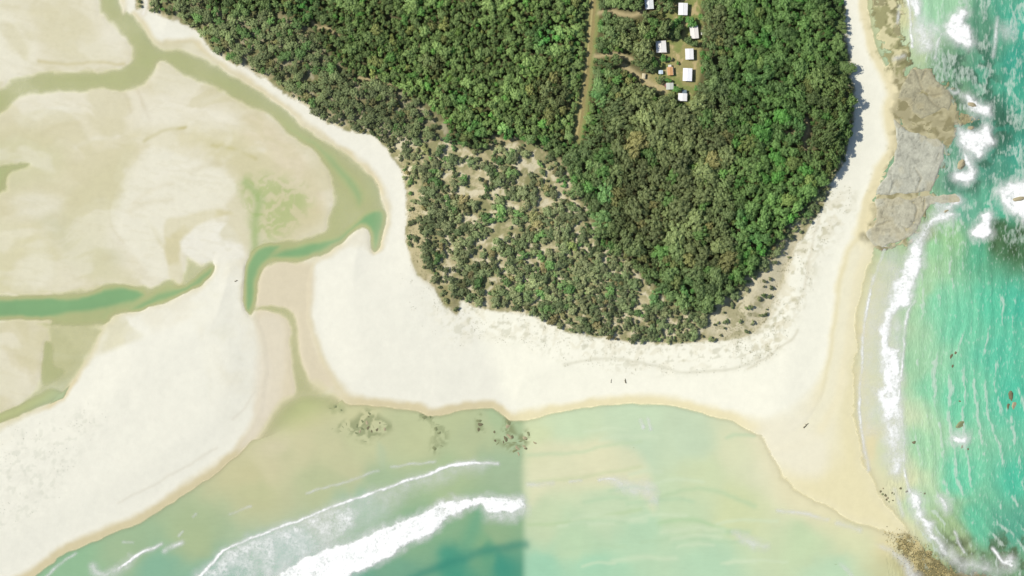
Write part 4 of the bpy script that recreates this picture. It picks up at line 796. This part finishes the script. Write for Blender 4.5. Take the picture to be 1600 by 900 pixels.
cabin(1031.5, 114, 6.5, 6, 0, (210, 224, 232), 'tiny pale blue-white shed beside the orange-brown cabin', hgt=2.2, name='garden_shed', cat='shed')
cabin(1005, 120, 4.5, 8, -6, (222, 208, 168), 'small cream caravan-sized shed at the forest path', hgt=2.1, name='garden_shed', cat='shed')
cabin(1096.5, 54, 4, 4, 0, (230, 228, 216), 'tiny white outhouse behind the cream-white cabin', hgt=2.0, name='outhouse', cat='shed')

# ---------------------------------------------------------------- trees
def crown_mesh(seed, lobes, lr, nleaf, leaf, z0, z1, flat=.8):
    r = random.Random(seed); V, F, A = [], [], []; ctr = []
    def add(vs, fs, val):
        b = len(V); V.extend(vs); F.extend([tuple(i + b for i in f) for f in fs]); A.extend([val] * len(vs))
    zs = z1 - z0
    for i in range(lobes):
        if i == 0: x = y = 0; rad = lr[1]; z = z1 - rad * zs * .62
        else:
            a = i * 2.399 + r.uniform(-.4, .4); rr = math.sqrt(i / lobes) * (1 - lr[0] * .8); rad = r.uniform(*lr); x, y = rr * math.cos(a), rr * math.sin(a)
            z = z0 + zs * (.30 + .45 * (1 - rr * rr) * r.uniform(.7, 1.2))
        ctr.append((x, y, z, rad))
    bm = bmesh.new(); bmesh.ops.create_icosphere(bm, subdivisions=1, radius=1)
    iv = [v.co.copy() for v in bm.verts]; fi = [tuple(v.index for v in f.verts) for f in bm.faces]; bm.free()
    for x, y, z, rad in ctr:
        add([(x + v.x * rad * .80 * r.uniform(.8, 1.1), y + v.y * rad * .80 * r.uniform(.8, 1.1), z + v.z * rad * .62 * zs * flat) for v in iv], fi, r.uniform(.15, .5))
    tot = sum(c[3] ** 2 for c in ctr)
    for x, y, z, rad in ctr:
        lv = r.uniform(-.15, .15)
        for _ in range(int(nleaf * rad ** 2 / tot)):
            u = r.uniform(-.35, 1); t = r.uniform(0, 6.283); s = math.sqrt(1 - u * u); nrm = Vector((s * math.cos(t), s * math.sin(t), u))
            q = rad * r.uniform(.82, 1.12); p = Vector((x + nrm.x * q, y + nrm.y * q, z + nrm.z * q * .85 * zs * flat))
            nn = (nrm + Vector((r.uniform(-.7, .7), r.uniform(-.7, .7), r.uniform(-.3, .8)))).normalized()
            t1 = nn.orthogonal().normalized(); t2 = nn.cross(t1); an = r.uniform(0, 6.28); ta = t1 * math.cos(an) + t2 * math.sin(an); tb = nn.cross(ta); sz = leaf * r.uniform(.6, 1.3)
            zsc = Vector((1, 1, zs * 1.1))
            vs = [p + (ta * sz) * zsc, p + (tb * sz * .6) * zsc, p - (ta * sz) * zsc, p - (tb * sz * .6) * zsc]
            add([tuple(v) for v in vs], [(0, 1, 2, 3)], min(1, max(0, r.uniform(.2, .8) + lv)))
    me = bpy.data.meshes.new('crown'); me.from_pydata([tuple(v) for v in V], [], F)
    at = me.attributes.new('leaf', 'FLOAT', 'POINT'); at.data.foreach_set('value', np.array(A, np.float32)); me.materials.append(M_LEAF); me.update(); return me
def trunk_mesh(seed, top):
    r = random.Random(seed); bm = bmesh.new()
    def limb(p0, p1, r0, r1):
        p0, p1 = Vector(p0), Vector(p1); d = (p1 - p0).normalized(); a = d.orthogonal().normalized(); b = d.cross(a); n = 6
        A = [bm.verts.new(p0 + (a * math.cos(k * 6.283 / n) + b * math.sin(k * 6.283 / n)) * r0) for k in range(n)]
        B = [bm.verts.new(p1 + (a * math.cos(k * 6.283 / n) + b * math.sin(k * 6.283 / n)) * r1) for k in range(n)]
        for k in range(n): bm.faces.new((A[k], A[(k + 1) % n], B[(k + 1) % n], B[k]))
        bm.faces.new(A[::-1]); bm.faces.new(B)
    limb((0, 0, -.08), (.03, .02, top), .075, .05); limb((.03, .02, top - .02), (0, 0, top + .25), .05, .02)
    for k in range(4):
        a = k * 1.57 + r.uniform(-.4, .4); limb((.03, .02, top - .05 * k * .5), (.55 * math.cos(a), .55 * math.sin(a), top + .16), .035, .012)
    me = bpy.data.meshes.new('trunk'); bm.to_mesh(me); bm.free(); me.materials.append(M_BARK); return me
KIND = {'green': [crown_mesh(10 + i, 9, (.30, .46), 420, .105, .38, 1.0) for i in range(4)],
        'olive': [crown_mesh(30 + i, 17, (.20, .32), 620, .075, .40, 1.0, .9) for i in range(4)],
        'shrub': [crown_mesh(50 + i, 10, (.22, .44), 340, .11, 0.05, 1.0, .8) for i in range(4)]}
TRUNK = [trunk_mesh(i, .5) for i in range(3)]

zone_dense = dense > .5
def zone(px, py):
    if samp(d_clr, px, py) < 1 or samp(d_trk, px, py) < 7.5 or samp(d_path, px, py) < 4: return None
    dv = samp(d_veg, px, py)
    if dv > -2: return None
    if samp(d_for, px, py) < -2: return 'wood' if samp(d_wood, px, py) < 0 else 'dense'
    return 'scrub'
BRIGHT = [(722, 155, 18), (705, 222, 26), (745, 205, 18), (1180, 375, 24), (1025, 462, 24), (1070, 452, 20), (925, 345, 22), (938, 150, 18), (935, 305, 16), (1245, 200, 26), (940, 55, 12), (480, 15, 22), (590, 110, 10), (790, 210, 18), (1160, 340, 20), (850, 60, 30), (1190, 110, 18), (1205, 60, 16), (1185, 130, 20), (880, 290, 16)]
OLIVE = [(1050, 250, 150), (1010, 330, 110), (1000, 160, 70), (1080, 190, 80), (1000, 60, 60), (860, 150, 40), (1290, 140, 55), (1280, 220, 50), (1300, 40, 40), (1120, 40, 40), (1100, 380, 70), (680, 100, 25), (640, 195, 40)]
def hue(px, py, z, r):
    b = max([1 - math.hypot(px - x, py - y) / q for x, y, q in BRIGHT] + [0])
    o = max([1 - math.hypot(px - x, py - y) / q for x, y, q in OLIVE] + [0]) + .35 * (float(vn(np.array(px), np.array(py), 40, 5)) - .5)
    wg = sst(470, 560, px) * (px < 930) * (py < 210)
    base = np.array((98, 118, 72.)); 
    if wg: base = base * (1 - .75 * wg) + np.array((118, 140, 82.)) * .75 * wg
    if z == 'wood': base = np.array((108, 120, 80.))
    if z == 'scrub': base = np.array((96, 112, 74.)) + r.uniform(0, 1) * np.array((30, 20, 20.))
    if z == 'dense':
        k = min(1, max(0, o * 1.6)); base = base * (1 - k) + np.array((100, 110, 70.)) * k
        if px > 1140: base = base * np.array((.92, 1.0, .9))
    if b > 0: k = min(1, b * 1.7) * r.uniform(.5, 1); base = base * (1 - k) + np.array((96, 136, 78.)) * k
    if r.random() < .06: base = base * np.array((1.10, .99, .97))
    if r.random() < .10: base = base * np.array((.88, .98, .88)) + np.array((0, 6, 0))
    f = r.uniform(.84, 1.14) * (.88 + .24 * float(vn(np.array(px), np.array(py), 55, 9))); return np.clip(base * f, 20, 210), o, b, f
# hand-placed trees that the photograph shows singly
PLANTED = [(1022, 40, 13, 12.5, 'olive', 'broad tall olive tree beside the white square cabin, west one of the pair'), (1038, 47, 14, 13.5, 'olive', 'biggest tree of the clearing, casting the widest dark shadow beside the white square cabin'),
           (1035, 93, 6, 4.5, 'green', 'round bright green bush between the white square cabin and the orange-brown cabin'), (1045, 93.5, 4.5, 4, 'green', 'dark side bush joined to the round bright green bush'),
           (1078, 37, 9, 6, 'green', 'bushy dark green tree between the two northern cabins of the row'), (1060, 33, 7, 5.5, 'green', 'leafy green tree on the yellow ground below the most northern cabin'),
           (1074, 66, 9, 5, 'green', 'leafy bush overhanging the cream-white cabin'), (1084, 70, 6, 5, 'green', 'smaller leafy bush between the cream-white cabin and its neighbour'), (1030, 126, 8, 4.5, 'olive', 'low olive bush between the tiny shed and the pale grey cabin'), (1043, 127, 5, 3.5, 'green', 'bright green bush behind the pale grey cabin'),
           (1056, 141, 7, 5, 'green', 'green bush touching the white cabin with the lean-to'), (1015, 108, 9, 7, 'olive', 'olive tree shading the tiny pale blue-white shed'), (1043, 12, 10, 8, 'olive', 'olive tree between the two most northern cabins'), (1008, 30, 9, 8, 'olive', 'olive tree below the long-roofed cabin'),
           (1096, 86, 6, 5, 'green', 'small green tree behind the white cabin with the overhanging bush'), (1097, 110, 6, 5, 'green', 'small green tree behind the brightest white cabin'), (1052, 60, 5, 3.5, 'green', 'low bush in the shadow of the biggest clearing tree'), (1018, 95, 7, 6, 'olive', 'olive tree west of the round bright green bush'), (1088, 140, 6, 4.5, 'green', 'small green tree beside the white cabin with the lean-to'), (1058, 100, 3, 2, 'green', 'lone low green bush in the open grass beside the orange-brown cabin'), (1048, 150, 6, 4.5, 'olive', 'olive bush in front of the white cabin with the lean-to'), (1095, 28, 6, 5, 'green', 'small green tree behind the most northern white cabin'),
           (722, 157, 11, 6.5, 'green', 'large round vivid green tree standing alone in olive woodland'), (710, 147, 5, 5, 'green', 'small vivid green tree touching the large round vivid one')]
rnd = random.Random(5)
T = []; cell = {}; CS = 16
def ok(x, y, r, f):
    ci, cj = int(x // CS), int(y // CS)
    for i in range(ci - 2, ci + 3):
        for j in range(cj - 2, cj + 3):
            for (a, b, q, _f) in cell.get((i, j), ()):
                if (x - a) ** 2 + (y - b) ** 2 < (min(f, _f) * (r + q)) ** 2: return False
    return True
def put(x, y, r, f): cell.setdefault((int(x // CS), int(y // CS)), []).append((x, y, r, f))
for x, y, r, h, k, lb in PLANTED: put(x, y, r, .85); T.append(dict(x=x, y=y, r=r, h=h, k=k, z='dense', lb=lb))
APRON = np.array([(1106, 497), (1128, 473), (1158, 452), (1180, 432), (1205, 408), (1232, 375), (1262, 335), (1300, 285), (1320, 300), (1260, 420), (1215, 510), (1165, 535), (1060, 545), (1090, 525)], float)
d_apr = sdf_pts(PX, PY, APRON)
def cand(n, zn, rlo, rhi, f, thr=None):
    for _ in range(n):
        x = rnd.uniform(205, 1340); y = rnd.uniform(-100, 540)
        if zone(x, y) != zn: continue
        ol = max([1 - math.hypot(x - a, y - b) / q for a, b, q in OLIVE] + [0])
        r = rnd.uniform(rlo, rhi)
        if zn == 'dense':
            r *= (.72 if (x < 930 and y < 235) else 1.0) * (1 + .35 * min(1, ol * 2))
        if thr is not None:
            nn = float(fbm(np.array(x), np.array(y), 20, 6, 4)) * .75 + .25 * float(vn(np.array(x), np.array(y), 60, 2))
            if nn < thr - (.11 if zn == 'scrub' and x > 800 and y > 415 - (x - 800) * .15 else 0) + rnd.uniform(-.12, .12): continue
        if zn == 'scrub' and samp(d_apr, x, y) < 0 and (r > 4.5 or rnd.random() < .72): continue
        if zn == 'scrub' and x < 662 + 30 * (y > 420) and y > 285 and rnd.random() < .8: continue
        e = samp(d_clr, x, y)
        if e < r * .45 or samp(d_trk, x, y) < r * .85 + 6.5: continue
        if samp(d_path, x, y) < 4 + r * .5: continue
        if -samp(d_veg, x, y) < r * .55: continue
        if 985 < x < 1110 and y < 175 and any(math.hypot((x - q[0]) , (y - q[1]) * q[2] / q[3]) < q[2] * .55 + r * .8 for q in CABS): continue
        if not ok(x, y, r, f): continue
        put(x, y, r, f)
        if zn == 'dense': h = (rnd.uniform(5.0, 6.6) + r * .28 + 1.2 * ol) * (.62 if samp(d_trk, x, y) < 26 else 1) * (1.15 if x > 1290 and 120 < y < 285 else (.42 + .58 * float(sst(4, 42, -samp(d_veg, x, y)))))
        elif zn == 'wood': h = rnd.uniform(2.6, 4.2) + r * .25
        else: h = rnd.uniform(1.2, 2.0) + r * .26
        if zn == 'scrub' or (zn == 'wood' and r < 4.4): k = 'shrub'
        else: k = 'olive' if (ol > .12 and rnd.random() < .8) or (zn == 'wood' and rnd.random() < .55) else 'green'
        T.append(dict(x=x, y=y, r=r, h=h, k=k, z=zn))
cand(700, 'dense', 12, 16, .62); cand(4000, 'dense', 8, 12, .56); cand(10000, 'dense', 6, 8.5, .54); cand(18000, 'dense', 4, 6.2, .54); cand(14000, 'dense', 2.8, 4, .58)
cand(9000, 'wood', 6, 10, .54); cand(14000, 'wood', 3.6, 6, .56, .43); cand(9000, 'wood', 2.4, 3.6, .6, .42)
cand(9000, 'scrub', 6, 10.5, .50, .505); cand(14000, 'scrub', 3.6, 6, .54, .475); cand(14000, 'scrub', 1.8, 3.6, .64, .45)
for t in T:
    c, o, b, t['f'] = hue(t['x'], t['y'], t['z'], rnd); t['tint'] = lin(c) / L / .43; t['b'] = b; t['o'] = o; t['rot'] = rnd.uniform(0, 6.283); t['v'] = rnd.randrange(4); t['ax'] = rnd.uniform(.82, 1.3); t['ay'] = rnd.uniform(.75, 1.1)
    if t.get('lb') and 'green' in t['lb']: t['tint'] = lin((86, 126, 64)) / L / .43
    t['inview'] = -8 < t['y'] < 560
    t['g'] = gz(t['x'], t['y'])
def place(o, t, zs=1.0):
    o.location = (wx(t['x']), wy(t['y']), t['g'] - .05); o.rotation_euler = (0, 0, t['rot']); o.scale = (t['r'] * t['ax'] * M_PX, t['r'] * t['ay'] * M_PX, t['h'])
def where(t):
    x, y = t['x'], t['y']
    if t['z'] == 'wood': return 'in the open woodland above the river'
    dt, dc = samp(d_trk, x, y), samp(d_clr, x, y)
    if dt < 20: return 'lining the dirt track, ' + ('river' if x < 915 else 'cabin') + ' side'
    if dc < 22: return 'at the edge of the cabin clearing'
    if samp(d_veg, x, y) > -26 and x > 1200: return 'at the forest edge above the eastern beach'
    if x < 905: return 'in the closed forest between the river and the dirt track'
    if y < 190 and x < 1010: return 'in the woods between the dirt track and the cabins'
    if x > 1090 and y < 250: return 'in the closed forest between the cabins and the eastern beach'
    return 'in the closed forest between the cabins and the dune scrub'
def look(t):
    if t['b'] > .45: return 'vivid green'
    tone = 'dark ' if t['f'] < .92 else ('pale ' if t['f'] > 1.05 else '')
    return tone + {'olive': 'olive', 'green': 'mid-green', 'shrub': 'grey-green'}[t['k']]
def split(kind, nmax):
    L_ = [t for t in T if t['k'] == kind]; L_.sort(key=lambda t: (0 if t.get('lb') else 1, 0 if t['inview'] else 1, -t['r'])); return L_[:nmax], L_[nmax:]
def individual(t):
    nm = {'olive': 'olive_tree', 'green': 'green_tree', 'shrub': 'dune_shrub'}[t['k']]
    if t['k'] == 'shrub':
        o = link(nm, KIND['shrub'][t['v']]); place(o, t); o['tint'] = [float(q) for q in t['tint']]
        sz = 'large' if t['r'] > 7 else 'middling'
        if t['z'] == 'wood': w_ = 'in the open woodland above the river'
        elif t['x'] < 760: w_ = 'on the sandy dune scrub nearest the river bend'
        elif t['x'] > 1090: w_ = 'on the dune slope above the eastern beach corner'
        elif t['y'] > 440: w_ = 'in the scrub margin above the middle beach'
        else: w_ = 'in the dune scrub between the forest and the middle beach'
        lb = f'{sz} {look(t)} shrub {w_}'; return tag(o, lb, 'shrub', lb.replace('shrub', 'shrubs', 1))
    e = bpy.data.objects.new(nm, None); COL.objects.link(e); e.empty_display_size = .5; place(e, t)
    c = link('crown', KIND[t['k']][t['v']], parent=e); c['tint'] = [float(q) for q in t['tint']]
    link('trunk', TRUNK[t['v'] % 3], parent=e)
    if t.get('lb'): return tag(e, t['lb'], 'tree' if 'tree' in t['lb'] else 'bush')
    sz = 'very broad' if t['r'] > 11 else ('broad' if t['r'] > 8.6 else 'middle-sized')
    lb = f"{sz} {look(t)} tree {where(t)}"; return tag(e, lb, 'tree', lb.replace('tree', 'trees', 1))
protos = bpy.data.collections.new('foliage_prototypes')
PI = {}
for kn in ('green', 'olive', 'shrub'):
    for i, me in enumerate(KIND[kn]):
        o = bpy.data.objects.new(f'a{len(PI):02d}_foliage', me); protos.objects.link(o); PI[(kn, i)] = len(PI)
def gn_tree():
    g = bpy.data.node_groups.new('scatter', 'GeometryNodeTree'); g.interface.new_socket('Geometry', in_out='INPUT', socket_type='NodeSocketGeometry'); g.interface.new_socket('Geometry', in_out='OUTPUT', socket_type='NodeSocketGeometry')
    n, l = g.nodes, g.links; gi, go = n.new('NodeGroupInput'), n.new('NodeGroupOutput')
    ci = n.new('GeometryNodeCollectionInfo'); ci.inputs[0].default_value = protos; ci.inputs['Separate Children'].default_value = True; ci.inputs['Reset Children'].default_value = True
    ip = n.new('GeometryNodeInstanceOnPoints'); ip.inputs['Pick Instance'].default_value = True
    def attr(nm, ty):
        a = n.new('GeometryNodeInputNamedAttribute'); a.data_type = ty; a.inputs['Name'].default_value = nm; return next(s for s in a.outputs if s.enabled)
    l.new(gi.outputs[0], ip.inputs['Points']); l.new(ci.outputs[0], ip.inputs['Instance']); l.new(attr('pick', 'INT'), ip.inputs['Instance Index']); l.new(attr('size', 'FLOAT_VECTOR'), ip.inputs['Scale'])
    l.new(attr('turn', 'FLOAT_VECTOR'), ip.inputs['Rotation']); l.new(ip.outputs[0], go.inputs[0]); return g
GN = gn_tree()
def stuff(name, L_, label, cat):
    if not L_: return
    me = bpy.data.meshes.new(name); me.from_pydata([(wx(t['x']), wy(t['y']), t['g'] - .05) for t in L_], [], [])
    def A(nm, ty, vals, key):
        a = me.attributes.new(nm, ty, 'POINT'); a.data.foreach_set(key, np.array(vals).ravel())
    A('pick', 'INT', [PI[(t['k'], t['v'])] for t in L_], 'value'); A('size', 'FLOAT_VECTOR', np.array([(t['r'] * t['ax'] * M_PX, t['r'] * t['ay'] * M_PX, t['h']) for t in L_], np.float32), 'vector')
    A('turn', 'FLOAT_VECTOR', np.array([(0, 0, t['rot']) for t in L_], np.float32), 'vector'); A('tint', 'FLOAT_VECTOR', np.array([t['tint'] for t in L_], np.float32), 'vector')
    o = link(name, me, M_LEAF); md = o.modifiers.new('scatter', 'NODES'); md.node_group = GN; return tag(o, label, cat, kind='stuff')
for kind, nm, lb, cat in (('olive', 'olive_forest', 'smaller olive trees filling the closed forest canopy', 'forest'), ('green', 'green_forest', 'smaller mid-green trees filling the closed forest canopy', 'forest'), ('shrub', 'low_scrub', 'small grey-green shrubs scattered over the dunes', 'scrub')):
    a, b = split(kind, 300)
    for t in a: individual(t)
    stuff(nm, b, lb, cat)
print('TREES', {k: sum(t['k'] == k for t in T) for k in KIND})
# ---------------------------------------------------------------- dune grass tufts
def tuft(seed):
    r = random.Random(seed); V, F = [], []
    for i in range(9):
        a = r.uniform(0, 6.28); l_ = r.uniform(.5, 1.0); b = len(V); ca, sa = math.cos(a), math.sin(a)
        V += [(-.09 * sa, .09 * ca, 0), (.09 * sa, -.09 * ca, 0), (ca * l_, sa * l_, r.uniform(.25, .7))]; F.append((b, b + 1, b + 2))
    return np.array(V), np.array(F)
TF = [tuft(i) for i in range(4)]
pts, sz, cl_ = [], [], []
r = random.Random(21)
def grass(n, test, lo, hi, cols):
    k = 0; tries = 0
    while k < n and tries < n * 60:
        tries += 1; x, y = r.uniform(0, 1330), r.uniform(200, 830)
        if not test(x, y): continue
        pts.append((wx(x), wy(y), gz(x, y) - .03)); sz.append(np.array([1, 1, 1.]) * r.uniform(lo, hi)); cl_.append(lin(r.choice(cols)) / L); k += 1
gs = [(150, 150, 104), (128, 136, 92), (170, 164, 122), (188, 180, 140)]
NZ = lambda x, y, s, sd_: float(fbm(np.array(x), np.array(y), s, sd_, 3))
grass(2600, lambda x, y: -60 < samp(d_veg, x, y) < 0 and samp(d_for, x, y) > 0 and NZ(x, y, 16, 4) > .5, .4, .95, gs)
grass(900, lambda x, y: 0 < samp(d_veg, x, y) < 50 and x > 640 and y > 380 and NZ(x, y, 10, 7) > .58, .3, .7, [(176, 174, 146), (158, 160, 128), (198, 194, 168)])
grass(700, lambda x, y: 0 < samp(d_veg, x, y) < 40 and x > 1150 and y > 280 and NZ(x, y, 10, 7) > .5, .35, .8, gs)
def near(lst, w_): return lambda x, y: float(line_pts(np.array(x), np.array(y), np.array(lst, float))) < w_ * r.uniform(.2, 1.3)
grass(130, near([(880, 568), (930, 560), (970, 560), (1010, 572), (1060, 582), (1110, 584), (1150, 576), (1190, 562), (1215, 545)], 6), .35, .8, [(150, 152, 124), (176, 172, 142)])
grass(60, near([(680, 524), (700, 528), (732, 534)], 4), .3, .7, [(170, 172, 158)]); grass(40, near([(640, 494), (646, 492)], 3), .3, .7, [(170, 172, 158)]); grass(90, near([(622, 430), (626, 445), (628, 418)], 6), .3, .6, [(178, 180, 160)])
grass(330, lambda x, y: x < 170 and 620 < y < 830 and samp(dl, x, y) > .3 and NZ(x, y, 12, 3) > .58, .3, .65, [(178, 186, 168), (196, 200, 184), (160, 170, 150)])
for c_ in ((65, 679), (34, 720), (5, 724), (80, 742), (17, 762), (28, 783), (10, 790), (46, 776)): grass(12, near([c_, (c_[0] + 2, c_[1] + 2)], 3), .4, .8, [(120, 134, 104), (142, 150, 124)])
tag(scatter_mesh('dune_grass', pts, sz, TF, ground_mat('grass_blades', .2, 0, 1), cl_), 'sparse dry dune grass tufts along the beach margins', 'grass', kind='stuff')
